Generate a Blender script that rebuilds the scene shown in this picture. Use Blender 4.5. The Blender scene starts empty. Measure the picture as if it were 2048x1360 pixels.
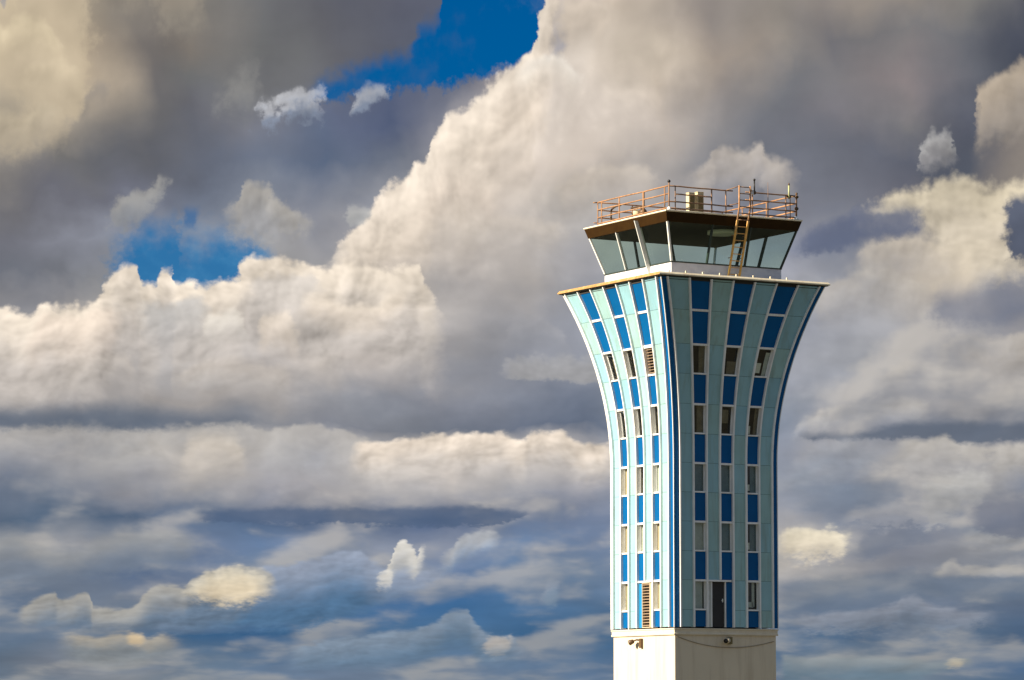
import bpy, bmesh, math, random
from mathutils import Vector, Matrix
R = math.radians
scene = bpy.context.scene
COL = scene.collection

# ------------------------------------------------------------------ constants
EXPO = 1.02                      # view exposure in stops
GAIN = 2.0 ** EXPO
SUN_DIR = Vector((-0.985, 0.10, 0.0)).normalized() * math.cos(R(27)) + Vector((0, 0, math.sin(R(27))))
YAW, PITCH = 1.0627684, R(5.85218)   # bearing (from +X, anticlockwise) and tilt of the view
GROUND_Z = -6.0                      # everything is measured from the top of the tower's base ledge (z = 0)


def lin(c):
    return tuple(((v / 255) / 12.92 if v / 255 <= 0.04045 else ((v / 255 + 0.055) / 1.055) ** 2.4) for v in c)


# ------------------------------------------------------------------ camera
cam_d = bpy.data.cameras.new("camera")
cam_d.sensor_width = 36
cam_d.lens = 36 * 7418 / 2048
cam_d.clip_end = 20000
cam_d.clip_start = 0.5
cam = bpy.data.objects.new("camera", cam_d)
COL.objects.link(cam)
cam.location = (-91.0897, -146.2706, -4.1537)
cam.rotation_euler = (math.pi / 2 + PITCH, 0, YAW - math.pi / 2)
scene.camera = cam

# ------------------------------------------------------------------ sky
world = bpy.data.worlds.new("World")
scene.world = world
world.use_nodes = True
WT = world.node_tree
WT.nodes.clear()


class V:
    """A float socket of the sky's node tree that can be computed with."""

    def __init__(s, sock):
        s.s = sock

    @staticmethod
    def op(o, *a, clamp=False):
        n = WT.nodes.new("ShaderNodeMath")
        n.operation = o
        n.use_clamp = clamp
        for i, x in enumerate(a):
            if isinstance(x, V):
                WT.links.new(x.s, n.inputs[i])
            else:
                n.inputs[i].default_value = x
        return V(n.outputs[0])

    def __add__(s, o): return V.op("ADD", s, o)
    def __radd__(s, o): return V.op("ADD", s, o)
    def __sub__(s, o): return V.op("SUBTRACT", s, o)
    def __rsub__(s, o): return V.op("SUBTRACT", o, s)
    def __mul__(s, o): return V.op("MULTIPLY", s, o)
    def __rmul__(s, o): return V.op("MULTIPLY", s, o)
    def __truediv__(s, o): return V.op("DIVIDE", s, o)
    def madd(s, a, b): return V.op("MULTIPLY_ADD", s, a, b)
    def sat(s): return V.op("ADD", s, 0.0, clamp=True)


def smooth(x, a, b):
    """0 below a, 1 above b, eased between."""
    n = WT.nodes.new("ShaderNodeMapRange")
    n.interpolation_type = "SMOOTHSTEP"
    n.clamp = False                      # smoothstep is bounded by itself
    WT.links.new(x.s, n.inputs[0])
    n.inputs[1].default_value, n.inputs[2].default_value = a, b
    return V(n.outputs[0])


def vec(x, y, z=0.0):
    n = WT.nodes.new("ShaderNodeCombineXYZ")
    for i, q in enumerate((x, y, z)):
        if isinstance(q, V):
            WT.links.new(q.s, n.inputs[i])
        else:
            n.inputs[i].default_value = q
    return n.outputs[0]


def noise(v, scale, detail=6, rough=0.55, dims="2D", lac=2.0, w=0.0):
    n = WT.nodes.new("ShaderNodeTexNoise")
    n.noise_dimensions = dims
    WT.links.new(v, n.inputs["Vector"])
    n.inputs["Scale"].default_value = scale
    n.inputs["Detail"].default_value = detail
    n.inputs["Roughness"].default_value = rough
    n.inputs["Lacunarity"].default_value = lac
    if "W" in n.inputs and dims in ("4D", "1D"):
        n.inputs["W"].default_value = w
    return n


def puffs(v, scale, detail=3, rough=0.5):
    n = WT.nodes.new("ShaderNodeTexVoronoi")
    n.voronoi_dimensions = "2D"
    n.feature = "SMOOTH_F1"
    n.normalize = True
    WT.links.new(v, n.inputs["Vector"])
    n.inputs["Scale"].default_value = scale
    n.inputs["Detail"].default_value = detail
    n.inputs["Roughness"].default_value = rough
    n.inputs["Lacunarity"].default_value = 2.1
    n.inputs["Smoothness"].default_value = 0.45
    return V(n.outputs["Distance"])


def curve(x, pts):
    n = WT.nodes.new("ShaderNodeFloatCurve")
    c = n.mapping.curves[0]
    n.mapping.use_clip = True
    pts = sorted(pts)
    c.points[0].location = pts[0]
    c.points[1].location = pts[-1]
    for p in pts[1:-1]:
        c.points.new(*p)
    for p in c.points:
        p.handle_type = "AUTO_CLAMPED"
    n.mapping.update()
    WT.links.new(x.s, n.inputs["Value"])
    return V(n.outputs[0])


def ramp(x, stops):
    n = WT.nodes.new("ShaderNodeValToRGB")
    n.color_ramp.interpolation = "LINEAR"
    n.color_ramp.interpolation = "LINEAR"
    e = n.color_ramp.elements
    while len(e) < len(stops):
        e.new(0.5)
    for el, (p, c) in zip(e, sorted(stops)):
        el.position = p
        el.color = (*c, 1)
    WT.links.new(x.s, n.inputs[0])
    return n.outputs[0]


def mixc(f, a, b):
    n = WT.nodes.new("ShaderNodeMix")
    n.data_type = "RGBA"
    n.clamp_factor = True
    if isinstance(f, V):
        WT.links.new(f.s, n.inputs[0])
    else:
        n.inputs[0].default_value = f
    for i, q in ((6, a), (7, b)):
        if isinstance(q, tuple):
            n.inputs[i].default_value = (*q, 1)
        else:
            WT.links.new(q, n.inputs[i])
    return n.outputs[2]


def scalec(c, f):
    """Colour times a float, without any change of socket type."""
    g = WT.nodes.new("ShaderNodeCombineColor")
    for i in range(3):
        if isinstance(f, V):
            WT.links.new(f.s, g.inputs[i])
        else:
            g.inputs[i].default_value = f
    n = WT.nodes.new("ShaderNodeMix")
    n.data_type = "RGBA"
    n.blend_type = "MULTIPLY"
    n.inputs[0].default_value = 1.0
    WT.links.new(c, n.inputs[6])
    WT.links.new(g.outputs[0], n.inputs[7])
    return n.outputs[2]


# direction -> bearing B and elevation E in degrees, B = 0 where the camera looks
tc = WT.nodes.new("ShaderNodeTexCoord")
sep = WT.nodes.new("ShaderNodeSeparateXYZ")
WT.links.new(tc.outputs["Generated"], sep.inputs[0])
dx, dy, dz = (V(sep.outputs[i]) for i in range(3))
c_, s_ = math.cos(YAW), math.sin(YAW)
fwd = dx * c_ + dy * s_
rgt = dx * s_ - dy * c_
K = 129.47 / 100                        # table units per degree (one unit = 0.772 degrees)
Bu = V.op("ARCTAN2", rgt, fwd) * (57.29578 * K)
Ev = V.op("ARCSINE", V.op("MAXIMUM", dz, 0.0)) * (57.29578 * K)


def U(x): return (x - 1024) / 100.0      # table column -> bearing unit
def W(y): return (1450 - y) / 100.0      # table row -> elevation unit


# cloud-layer coordinates: features flatten towards the horizon
Px = Bu * 1.2
Py = V.op("LOGARITHM", Ev + 2.5, math.e) * 14.5
P = vec(Px, Py)
nw = noise(P, 0.55, 6, 0.48, "3D")
sw = WT.nodes.new("ShaderNodeSeparateColor")
WT.links.new(nw.outputs["Color"], sw.inputs[0])
n1, n2, n3 = (V(sw.outputs[i]) - 0.5 for i in range(3))
nl = noise(P, 0.42, 1.5, 0.45, "3D")
sl = WT.nodes.new("ShaderNodeSeparateColor")
WT.links.new(nl.outputs["Color"], sl.inputs[0])
l1, l2, l3 = (V(sl.outputs[i]) - 0.5 for i in range(3))
nf = noise(P, 2.4, 5, 0.55, "3D")
sf = WT.nodes.new("ShaderNodeSeparateColor")
WT.links.new(nf.outputs["Color"], sf.inputs[0])
f1, f2, f3 = (V(sf.outputs[i]) - 0.5 for i in range(3))
ng = noise(P, 7.0, 4, 0.55, "3D")
sg = WT.nodes.new("ShaderNodeSeparateColor")
WT.links.new(ng.outputs["Color"], sg.inputs[0])
g1, g2 = V(sg.outputs[0]) - 0.5, V(sg.outputs[1]) - 0.5
far = smooth(Ev, 1.0, 9.0).madd(0.68, 0.32)      # 0.38 at the horizon, 1 high up

# puff relief: lit on the side towards the sun (left and above)
def relief_of(scale, detail, rough, step, w1, w2):
    qx, qy = Px + l1 * w1 + n1 * w2 * 0.8 + f1 * w2 * 0.5, Py + l2 * w1 + n2 * w2 * 0.8 + f2 * w2 * 0.5
    a = puffs(vec(qx, qy), scale, detail, rough)
    b = puffs(vec(qx - 0.66 * step, qy + 0.75 * step), scale, detail, rough)
    return b - a, a


rel1, pf1 = relief_of(0.40, 2, 0.45, 0.50, 1.2, 0.30)      # whole billows
rel2, pf2 = relief_of(1.15, 2, 0.5, 0.22, 1.0, 0.24)      # puffs on them
rel3, pf3 = relief_of(2.7, 1, 0.5, 0.11, 0.9, 0.16)      # small heads along the edges
patch = smooth(n3 + f3 * 0.35, -0.06, 0.16)               # puffs show in places only
relief = rel1 * 0.9 + rel2 * patch * 0.5
heads = rel1 * 0.90 + rel2 * 0.62 + rel3 * 0.22     # inside sunlit banks
bil = (0.42 - pf1) * 0.5 + (0.42 - pf2) * 0.7
ns = noise(vec(Px * 0.55, Py * 1.5 + n1 * 1.2), 0.75, 3, 0.5, "2D")    # streaks
streak = V(ns.outputs[0]) - 0.5

# ---- broad tones of the cloud cover: one row per elevation, one column per bearing
XS = [0, 130, 260, 390, 520, 650, 780, 910, 1040, 1170, 1300, 1430, 1560, 1690, 1820, 1950, 2048]
ROWS = {}
exec_rows = """
0|190,175,150;165,152,130;140,132,120;125,120,112;112,112,112;100,100,104;95,97,108;95,100,115;140,138,140;200,185,165;185,172,155;150,141,133;150,142,132;140,132,125;150,140,128;130,127,122;85,87,95
80|195,178,150;180,163,138;118,112,106;130,122,112;112,112,110;102,102,106;92,95,105;95,100,115;150,145,145;205,192,175;200,186,166;165,152,138;150,142,132;118,116,118;125,122,120;105,106,110;75,79,90
160|205,190,165;195,178,152;112,108,105;110,110,108;112,112,112;100,102,110;88,96,118;100,105,120;195,182,170;225,212,195;205,190,170;150,142,135;120,120,122;125,122,122;140,130,128;100,102,108;72,77,88
240|190,178,158;168,157,140;105,104,104;102,102,106;118,120,128;100,108,128;82,92,116;120,122,132;222,210,195;215,202,186;190,178,165;145,142,140;112,114,120;125,122,125;118,116,116;85,88,98;82,84,94
320|160,152,140;118,115,110;98,100,106;100,105,116;112,120,135;92,105,126;112,118,130;150,148,150;222,208,192;214,200,184;175,168,160;135,136,140;112,115,122;108,110,118;95,98,108;85,90,100;140,130,120
400|112,110,110;108,108,114;112,114,124;120,128,142;135,140,148;130,134,144;150,150,152;214,202,186;210,198,184;195,186,174;165,160,156;140,140,145;125,127,135;112,114,122;108,108,116;125,118,114;135,128,120
480|110,110,116;140,142,150;150,155,165;140,148,160;165,163,160;150,150,153;182,174,166;196,186,174;185,177,168;170,166,162;160,160,160;152,154,160;138,142,154;112,118,134;135,135,140;215,200,174;200,188,165
560|112,115,122;116,118,123;150,150,150;165,163,162;160,158,156;160,157,154;165,161,157;172,166,160;175,168,160;165,163,163;155,157,165;155,157,165;155,157,165;172,170,168;186,177,165;212,198,175;165,158,150
640|150,148,148;160,156,152;165,162,158;170,167,163;180,174,167;185,178,170;190,182,172;170,165,160;158,157,158;150,152,158;155,158,166;155,158,166;155,158,166;168,168,170;165,163,162;140,142,150;125,130,142
720|185,175,163;190,180,168;178,172,166;172,170,168;185,178,172;200,190,178;190,181,172;150,149,150;145,147,153;145,148,155;150,155,163;150,155,163;158,160,166;165,166,168;160,160,162;168,162,157;170,163,155
800|165,160,155;165,160,155;168,163,158;172,166,160;172,166,160;150,150,152;140,142,147;135,138,146;125,130,140;118,125,138;140,148,158;145,152,162;150,155,163;155,157,162;165,162,160;168,163,157;150,150,150
860|102,110,122;97,106,120;108,115,125;118,123,131;140,141,144;132,134,140;125,129,136;115,121,132;108,116,130;100,110,126;130,140,155;135,145,158;140,148,160;150,150,154;118,124,135;108,115,127;112,118,130
920|140,142,148;160,158,157;165,163,160;195,186,174;172,170,168;165,165,167;205,196,184;220,207,191;195,188,180;190,184,178;160,162,168;155,158,166;150,155,165;145,148,156;178,174,168;160,158,157;165,161,157
980|112,121,135;118,126,138;150,150,154;170,166,162;160,158,160;172,168,166;170,167,165;172,169,167;165,164,165;160,160,165;145,150,160;140,147,158;140,147,158;125,135,148;150,151,155;165,162,158;135,140,150
1040|88,104,122;86,104,124;88,106,128;90,110,135;86,106,132;84,102,128;82,100,128;78,98,130;100,115,140;115,128,150;120,132,152;140,145,156;150,153,160;120,130,145;140,143,150;110,120,136;108,118,135
1100|152,153,154;150,151,153;140,144,150;112,126,148;105,128,158;125,138,158;140,147,160;140,148,163;110,132,160;112,130,156;120,136,158;170,170,168;200,190,175;150,150,152;130,133,142;140,142,146;125,131,140
1160|128,134,141;110,121,137;92,110,136;96,115,142;115,130,148;125,138,156;130,142,160;80,115,155;90,122,155;110,130,152;120,134,154;150,153,156;170,166,160;155,154,154;128,132,140;130,134,140;120,127,138
1220|70,98,128;110,122,136;115,125,138;140,143,147;90,115,145;78,112,148;75,110,148;65,108,150;75,112,148;85,112,140;90,115,142;100,116,138;105,118,138;110,122,138;110,120,136;98,112,130;92,107,127
1280|88,108,128;100,118,138;90,112,134;60,95,128;55,92,128;55,95,130;70,108,142;85,118,148;62,100,135;60,98,130;64,100,132;68,102,132;70,102,132;85,108,132;100,116,134;85,106,128;78,100,125
1335|98,112,126;120,126,134;140,142,143;100,118,134;100,122,145;105,122,142;110,126,144;100,120,142;95,118,142;85,112,140;88,112,138;92,114,136;95,115,135;120,130,138;110,122,132;80,106,134;75,102,132
1440|110,124,138;112,126,140;112,126,140;112,126,142;112,126,144;112,126,144;112,126,144;112,126,144;112,126,144;112,126,144;112,126,144;112,126,144;112,126,140;112,126,140;112,126,140;112,126,140;110,124,138
"""
for ln in exec_rows.strip().splitlines():
    y, cs = ln.split("|")
    ROWS[int(y)] = [tuple(int(q) for q in c.split(",")) for c in cs.split(";")]

# the pattern is mirrored on either side of the view so the cover goes all the way round
def fold(u):
    return V.op("PINGPONG", u + 10.24, 20.48)          # 0 .. 20.48


late = (bil + streak + pf3) * 1e-6          # makes every row and bank wait for all the noises, so the sky's program stays small
qu = fold(Bu + (l1 * 2.4 + n1 * 0.9 + f1 * 0.18) * far + late)
qv = Ev + (l2 * 1.2 + n2 * 0.9 + f2 * 0.16) * far + bil * 0.8 * far
qn = qu / 20.48
ys = sorted(ROWS)
field = None
for i, y in enumerate(ys):
    st = [(x / 2048, lin(c)) for x, c in zip(XS, ROWS[y])]
    rc = ramp(qn, st)
    if field is None:
        field = rc
    else:
        field = mixc(qv.madd(-1.0 / (W(ys[i - 1]) - W(y)), W(ys[i - 1]) / (W(ys[i - 1]) - W(y))), field, rc)

# relief only where the cover is bright and puffy
sepf = WT.nodes.new("ShaderNodeSeparateColor")
WT.links.new(field, sepf.inputs[0])
lum = V(sepf.outputs[1])
lit = smooth(lum, 0.12, 0.5)
shade = 1.0 + relief * (lit * 0.75 + 0.16) + n3 * 0.45 + streak * 0.22 + f3 * 0.10 * lit * far
field = scalec(field, V.op("MAXIMUM", shade, 0.3))
cool = WT.nodes.new("ShaderNodeMix")              # a touch cooler overall
cool.data_type = "RGBA"
cool.blend_type = "MULTIPLY"
cool.inputs[0].default_value = 1
WT.links.new(field, cool.inputs[6])
cool.inputs[7].default_value = (0.99, 1.0, 1.05, 1)
field = cool.outputs[2]

# ---- clear sky behind the gaps
skyt = WT.nodes.new("ShaderNodeTexSky")
skyt.sky_type = "NISHITA"
WT.links.new(tc.outputs["Generated"], skyt.inputs[0])
skyt.sun_disc = False
skyt.sun_elevation = math.asin(SUN_DIR.z)
skyt.sun_rotation = math.atan2(SUN_DIR.x, SUN_DIR.y)
skyt.altitude = 150
skyt.air_density = 1.0
skyt.dust_density = 0.3
skyt.ozone_density = 3.0
BLUE_TINT = (0.0, 0.148, 0.31)
tint = WT.nodes.new("ShaderNodeMix")
tint.data_type = "RGBA"
tint.blend_type = "MULTIPLY"
tint.inputs[0].default_value = 1
WT.links.new(skyt.outputs[0], tint.inputs[6])
tint.inputs[7].default_value = (*BLUE_TINT, 1)
blue = scalec(tint.outputs[2], 0.1 * GAIN)       # in display units, like the cloud tones


BU100 = fold(Bu + late) * 100
WOB = (f1 * 70 + n1 * 50 + g1 * 30) * far
ROUGH = bil * 2.4 + (0.42 - pf3) * 1.3 + f2 * 1.1 + n2 * 1.0 + g2 * 0.7
ROUGHB = f3 * 4.0 + n3 * 2.0 + g1 * 2.5
ROW = Ev.madd(-100.0, 1450.0)
TEX = n3 * 0.35 + streak * 0.08 + f3 * 0.08 + 1.05


ENV = dict(bearing=BU100, wobble=WOB, row=ROW, edge=ROUGH, base=ROUGHB, soft=relief, heads=heads, tex=TEX)


def band(top, bot, st, sb, ampt, ampb, ends=30, wob=1.0, env=None):
    """Mask of a bank of cloud: outline given by a top and a bottom line (table coordinates), roughened by the puffs."""
    env = env or ENV
    x0 = min(p[0] for p in top + bot)
    x1 = max(p[0] for p in top + bot)
    uu = env["wobble"].madd(wob, env["bearing"])
    t = uu.madd(1.0 / (x1 - x0), -x0 / (x1 - x0))
    vv = env["row"]
    norm = lambda pts: [((x - x0) / (x1 - x0), (y + 400) / 2000) for x, y in pts]
    T = curve(t, norm(top)).madd(2000.0, -400.0)
    B = curve(t, norm(bot)).madd(2000.0, -400.0)
    d = vv - env["edge"].madd(-ampt, T)            # depth below the upper edge
    m = smooth(d, -st * 0.7, st * 0.9) * smooth(env["base"].madd(ampb, B) - vv, -sb * 0.5, sb * 0.5)
    if ends:
        m = m * smooth(uu, x0, x0 + ends) * smooth(uu, x1, x1 - ends)
    return m, d


def bank(col, top, bot, lit=(224, 210, 192), dark=(165, 162, 160), depth=200, st=8, sb=60, ampt=25, ampb=20, ends=30, fade=None, relief_k=0.9, a=1.0, wob=1.0, lumpy=False, rag=0.0):
    """Lays one bank of cloud over the colour so far; every bank is a small node group of its own."""
    global WT
    main = WT
    WT = bpy.data.node_groups.new("cloud_bank", "ShaderNodeTree")
    WT.interface.new_socket("sky", in_out="INPUT", socket_type="NodeSocketColor")
    for k in ENV:
        WT.interface.new_socket(k, in_out="INPUT", socket_type="NodeSocketFloat")
    WT.interface.new_socket("sky", in_out="OUTPUT", socket_type="NodeSocketColor")
    gi = WT.nodes.new("NodeGroupInput")
    go = WT.nodes.new("NodeGroupOutput")
    env = {k: V(gi.outputs[i + 1]) for i, k in enumerate(ENV)}
    m, d = band(top, bot, st, sb, ampt, ampb, ends, wob, env)
    c = mixc(smooth(d, 0, depth), lin(lit), lin(dark))
    c = scalec(c, env["heads" if lumpy else "soft"].madd(relief_k, env["tex"]))
    if fade:
        m = m * smooth(d, fade[1], fade[0])
    if rag:                                        # break the soft rim up into shreds
        m = m * smooth(env["edge"].madd(rag, m), 0.15, 0.85)
    if a != 1.0:
        m = m * a
    WT.links.new(mixc(m, gi.outputs[0], c), go.inputs[0])
    g = main.nodes.new("ShaderNodeGroup")
    g.node_tree = WT
    WT = main
    WT.links.new(col, g.inputs[0])
    for i, k in enumerate(ENV):
        WT.links.new(ENV[k].s, g.inputs[i + 1])
    return g.outputs[0]


col = field
m, _ = band([(600, 200), (640, 186), (700, 160), (760, 140), (815, 122), (838, 75), (880, 45), (890, -40), (1140, -60)],
            [(600, 205), (650, 213), (700, 200), (780, 190), (900, 184), (940, 166), (1000, 163), (1060, 140), (1140, 120)], 32, 26, 18, 16, 40, 0.6)
col = mixc(m * smooth(n3 + f3 * 0.5, 0.30, -0.02).madd(0.22, 0.78), col, blue)
m, _ = band([(200, 520), (255, 500), (275, 480), (345, 480), (360, 505), (430, 500), (545, 508), (560, 540)],
            [(200, 600), (300, 630), (560, 600)], 60, 20, 26, 10, 50, 1.0)
col = mixc(m * 0.95, col, mixc(smooth(n3 + f3 * 0.6, -0.12, 0.25) * 0.45 + 0.25, blue, lin((70, 142, 190))))
m, _ = band([(355, 440), (375, 436), (398, 440)], [(355, 468), (398, 470)], 20, 20, 6, 6, 15, 0.5)
col = mixc(m * 0.6, col, blue)
m, _ = band([(-40, -60), (25, -60)], [(-40, 60), (0, 40), (25, 0)], 10, 10, 6, 12, 10, 0.5)
col = mixc(m, col, blue)

for tp, bt, lt_, dk_, a_ in (
    ([(-60, 10), (0, 20), (40, -20), (120, -60), (200, -60)], [(-60, 330), (60, 320), (150, 240), (200, 60)], (212, 194, 162), (196, 180, 154), 0.75),
    ([(225, 20), (240, -30), (300, -40)], [(225, 24), (262, 26), (300, 10)], (178, 166, 146), (170, 158, 140), 0.6),
    ([(285, 50), (298, 22), (330, 8), (380, 0), (410, 20), (425, 60)], [(285, 54), (350, 78), (425, 64)], (166, 154, 138), (150, 142, 130), 0.75),
    ([(400, 215), (440, 195), (470, 180), (495, 160), (520, 185), (530, 210)], [(400, 222), (450, 232), (530, 216)], (146, 144, 140), (132, 132, 132), 0.7),
    ([(-60, 235), (0, 225), (40, 240), (70, 250)], [(-60, 262), (20, 272), (70, 260)], (150, 143, 132), (146, 140, 130), 0.6)):
    col = bank(col, tp, bt, lit=lt_, dark=dk_, depth=60, st=50, sb=80, ampt=20, ampb=16, ends=50, a=a_, wob=1.2, relief_k=0.8)

# great diagonal cumulus, lit from the left
col = bank(col, [(640, 560), (690, 500), (735, 440), (770, 395), (815, 365), (850, 338), (868, 290), (890, 262), (935, 235), (962, 212), (985, 190), (1010, 166), (1045, 146), (1064, 124), (1071, 92), (1082, 52), (1098, 0), (1130, -150), (1500, -380)],
           [(640, 600), (1500, 620)], lit=(238, 224, 207), dark=(216, 202, 186), depth=160, st=13, sb=200, ampt=21, fade=(90, 330), ends=60, relief_k=1.35, wob=0.5, lumpy=True)
# bank across the middle left
col = bank(col, [(-60, 640), (0, 640), (55, 655), (75, 640), (130, 638), (195, 622), (212, 590), (235, 562), (272, 556), (284, 588), (302, 592), (328, 556), (344, 562), (352, 590), (375, 584), (400, 597), (430, 586), (468, 578), (488, 548), (540, 540), (600, 545), (650, 560), (700, 542), (745, 545), (790, 562), (830, 556), (850, 590), (900, 660)],
           [(-60, 860), (400, 850), (900, 830)], lit=(236, 222, 204), dark=(188, 180, 173), depth=140, st=12, sb=80, ampt=19, fade=(110, 270), ends=70, wob=0.45, relief_k=1.55, lumpy=True)

LUMPS = [
    ([(-40, 120), (0, 85), (30, 60), (70, 62), (105, 90), (130, 130)], (214, 198, 168), (194, 179, 152), 70, (15, 110), 0.7),
    ([(20, 190), (60, 160), (100, 150), (140, 165), (170, 210)], (206, 190, 163), (182, 168, 145), 70, (15, 110), 0.65),
    ([(-40, 290), (0, 255), (40, 262), (80, 235), (110, 240), (130, 280)], (196, 182, 158), (160, 150, 135), 70, (15, 100), 0.7),
    ([(150, 240), (170, 210), (190, 190), (205, 195), (215, 225)], (150, 142, 134), (125, 120, 116), 50, (10, 60), 0.6),
    ([(1610, 620), (1650, 590), (1700, 570), (1760, 560), (1820, 575), (1870, 610)], (190, 182, 172), (172, 168, 165), 80, (20, 130), 0.7),
    ([(1700, 540), (1740, 515), (1800, 500), (1860, 505), (1920, 530)], (212, 199, 180), (192, 182, 170), 70, (15, 110), 0.7),
    ([(1860, 740), (1900, 705), (1950, 690), (1985, 700), (2048, 690), (2110, 700)], (186, 178, 168), (168, 163, 158), 80, (20, 130), 0.8),
    ([(1600, 860), (1640, 838), (1700, 828), (1760, 815), (1830, 818), (1870, 840)], (184, 179, 173), (164, 163, 164), 50, (15, 70), 0.8),
    ([(1740, 790), (1790, 755), (1850, 745), (1900, 760), (1940, 790)], (178, 173, 168), (162, 160, 160), 60, (15, 100), 0.7),
    ([(1580, 880), (1600, 862), (1630, 855), (1670, 868)], (186, 184, 182), (170, 170, 174), 30, (10, 50), 0.6),
    ([(1960, 960), (1990, 940), (2048, 925), (2110, 930)], (182, 177, 170), (160, 158, 157), 50, (10, 80), 0.7),
    ([(1900, 1095), (1940, 1080), (2000, 1082), (2048, 1075), (2110, 1080)], (168, 166, 163), (150, 150, 152), 40, (10, 70), 0.7),
    ([(1000, 880), (1010, 690), (1040, 660), (1080, 655), (1110, 670), (1150, 720)], (172, 170, 172), (150, 152, 158), 40, (10, 70), 0.35),   # heads and shaded hollows inside the banks: top line, bottom line, lit, dark, depth, fade, strength
    ([(984, 232), (1000, 212), (1024, 195), (1050, 188), (1080, 200), (1094, 214), (1112, 205)], (222, 208, 192), (205, 190, 174), 80, (10, 120), 0.75),
    ([(1104, 110), (1112, 60), (1126, 38), (1150, 26), (1176, 12), (1200, 30), (1230, 24)], (208, 194, 178), (198, 184, 168), 80, (20, 120), 0.7),
    ([(1020, 178), (1050, 150), (1085, 136), (1120, 128), (1150, 150), (1180, 165)], (246, 238, 226), (236, 224, 208), 60, (10, 80), 0.6),
    ([(830, 405), (870, 350), (900, 330), (940, 335), (980, 360), (1010, 380)], (236, 222, 206), (222, 206, 190), 90, (20, 150), 0.55),
    ([(1100, 400), (1160, 365), (1220, 345), (1290, 350), (1330, 380)], (206, 194, 180), (190, 180, 170), 80, (10, 110), 0.6),
    ([(900, 480), (950, 455), (1010, 450), (1080, 462), (1150, 470)], (205, 194, 182), (184, 176, 168), 60, (10, 90), 0.6),
    ([(480, 640), (492, 590), (520, 572), (560, 570), (610, 566), (640, 590), (655, 640)], (206, 198, 190), (184, 178, 173), 90, (20, 120), 0.8),
    ([(262, 640), (280, 622), (330, 630), (380, 612), (420, 640), (430, 700)], (190, 187, 184), (166, 165, 166), 90, (20, 130), 0.8),
    ([(395, 670), (410, 655), (440, 648), (470, 640), (490, 660), (498, 690)], (232, 224, 212), (206, 200, 193), 50, (10, 80), 0.8),
    ([(505, 690), (520, 660), (545, 644), (575, 648), (592, 680), (600, 710)], (238, 222, 202), (222, 205, 186), 70, (20, 100), 0.5),
    ([(560, 670), (590, 640), (640, 632), (690, 640), (720, 650), (770, 660)], (206, 196, 186), (192, 184, 176), 60, (10, 90), 0.65),
    ([(585, 628), (605, 606), (640, 608), (670, 620), (730, 626), (780, 610), (830, 590)], (240, 225, 206), (226, 210, 192), 60, (10, 80), 0.65),
    ([(40, 720), (70, 670), (100, 650), (150, 652), (200, 640), (250, 650)], (236, 218, 200), (212, 196, 182), 90, (20, 140), 0.6),
    ([(340, 780), (400, 745), (460, 740), (540, 752), (600, 770)], (200, 190, 180), (180, 174, 168), 60, (10, 80), 0.6),
    ([(120, 770), (170, 740), (220, 728), (260, 745), (290, 790)], (200, 190, 180), (182, 175, 169), 60, (10, 90), 0.5),
]
for tp, lt_, dk_, dp_, fd_, a_ in LUMPS:
    x0_, x1_ = tp[0][0], tp[-1][0]
    col = bank(col, tp, [(x0_, tp[0][1] + 10), ((x0_ + x1_) / 2, max(p[1] for p in tp) + fd_[1]), (x1_, tp[-1][1] + 10)], lit=lt_, dark=dk_, depth=dp_, st=14, sb=70, ampt=12, ampb=12,
               ends=min(40, (x1_ - x0_) * 0.25), fade=fd_, a=a_, wob=0.5, relief_k=1.0, lumpy=True)

# lower bank
col = bank(col, [(-60, 876), (60, 872), (170, 866), (245, 878), (420, 868), (480, 862), (525, 879), (620, 870), (700, 884), (760, 902), (820, 892), (900, 888), (1010, 885), (1040, 898), (1062, 884), (1112, 880), (1142, 890), (1172, 906), (1260, 898)],
           [(-60, 1000), (640, 1036), (1260, 1010)], lit=(200, 193, 184), dark=(180, 176, 172), depth=70, st=9, sb=40, ampt=12, fade=(20, 110), wob=0.5, a=0.55, lumpy=True)

col = bank(col, [(690, 915), (720, 900), (760, 902), (800, 894), (830, 890), (900, 887), (1000, 886), (1040, 900), (1062, 884), (1112, 880), (1142, 890), (1172, 906), (1240, 900)],
           [(690, 960), (900, 990), (1240, 985)], lit=(234, 219, 202), dark=(196, 188, 181), depth=75, st=8, sb=60, ampt=10, fade=(25, 110), ends=40, wob=0.4, relief_k=1.4, lumpy=True)
col = bank(col, [(355, 940), (372, 908), (395, 894), (430, 890), (470, 896), (500, 930)], [(355, 960), (430, 985), (500, 960)], lit=(214, 203, 189), dark=(196, 187, 177), depth=60, st=30, sb=60, ampt=12, fade=(20, 100), ends=30, wob=0.5, a=0.8, lumpy=True)


# broken cloudlets over the low sky and to the right, brighter on the side facing the sun
def cloudlets(ox, oy):
    return V(noise(vec(Px + l1 * 0.6 + ox, (Py + l2 * 0.6) * 1.15 + oy), 0.34, 4, 0.42, "3D").outputs[0])


ca = cloudlets(0.0, 0.0)
cl_ = cloudlets(-0.30, 0.38)
reg = V.op("MAXIMUM", smooth(Ev, 5.2, 3.8), smooth(Bu, 5.4, 6.8) * smooth(Ev, 10.6, 8.6)) * smooth(Ev, 0.0, 1.0)
cm = smooth(ca + bil * 0.20 + f2 * 0.05, 0.46, 0.64) * reg
ck = smooth(ca - cl_ + bil * 0.10, -0.09, 0.12)
cc_ = mixc(ck, mixc(smooth(Ev, 1.5, 6.5), lin((112, 127, 147)), lin((134, 138, 148))), mixc(smooth(Ev, 1.0, 5.0), lin((172, 170, 166)), lin((206, 199, 190))))
col = mixc((cm + late) * 0.60, col, cc_)

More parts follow.
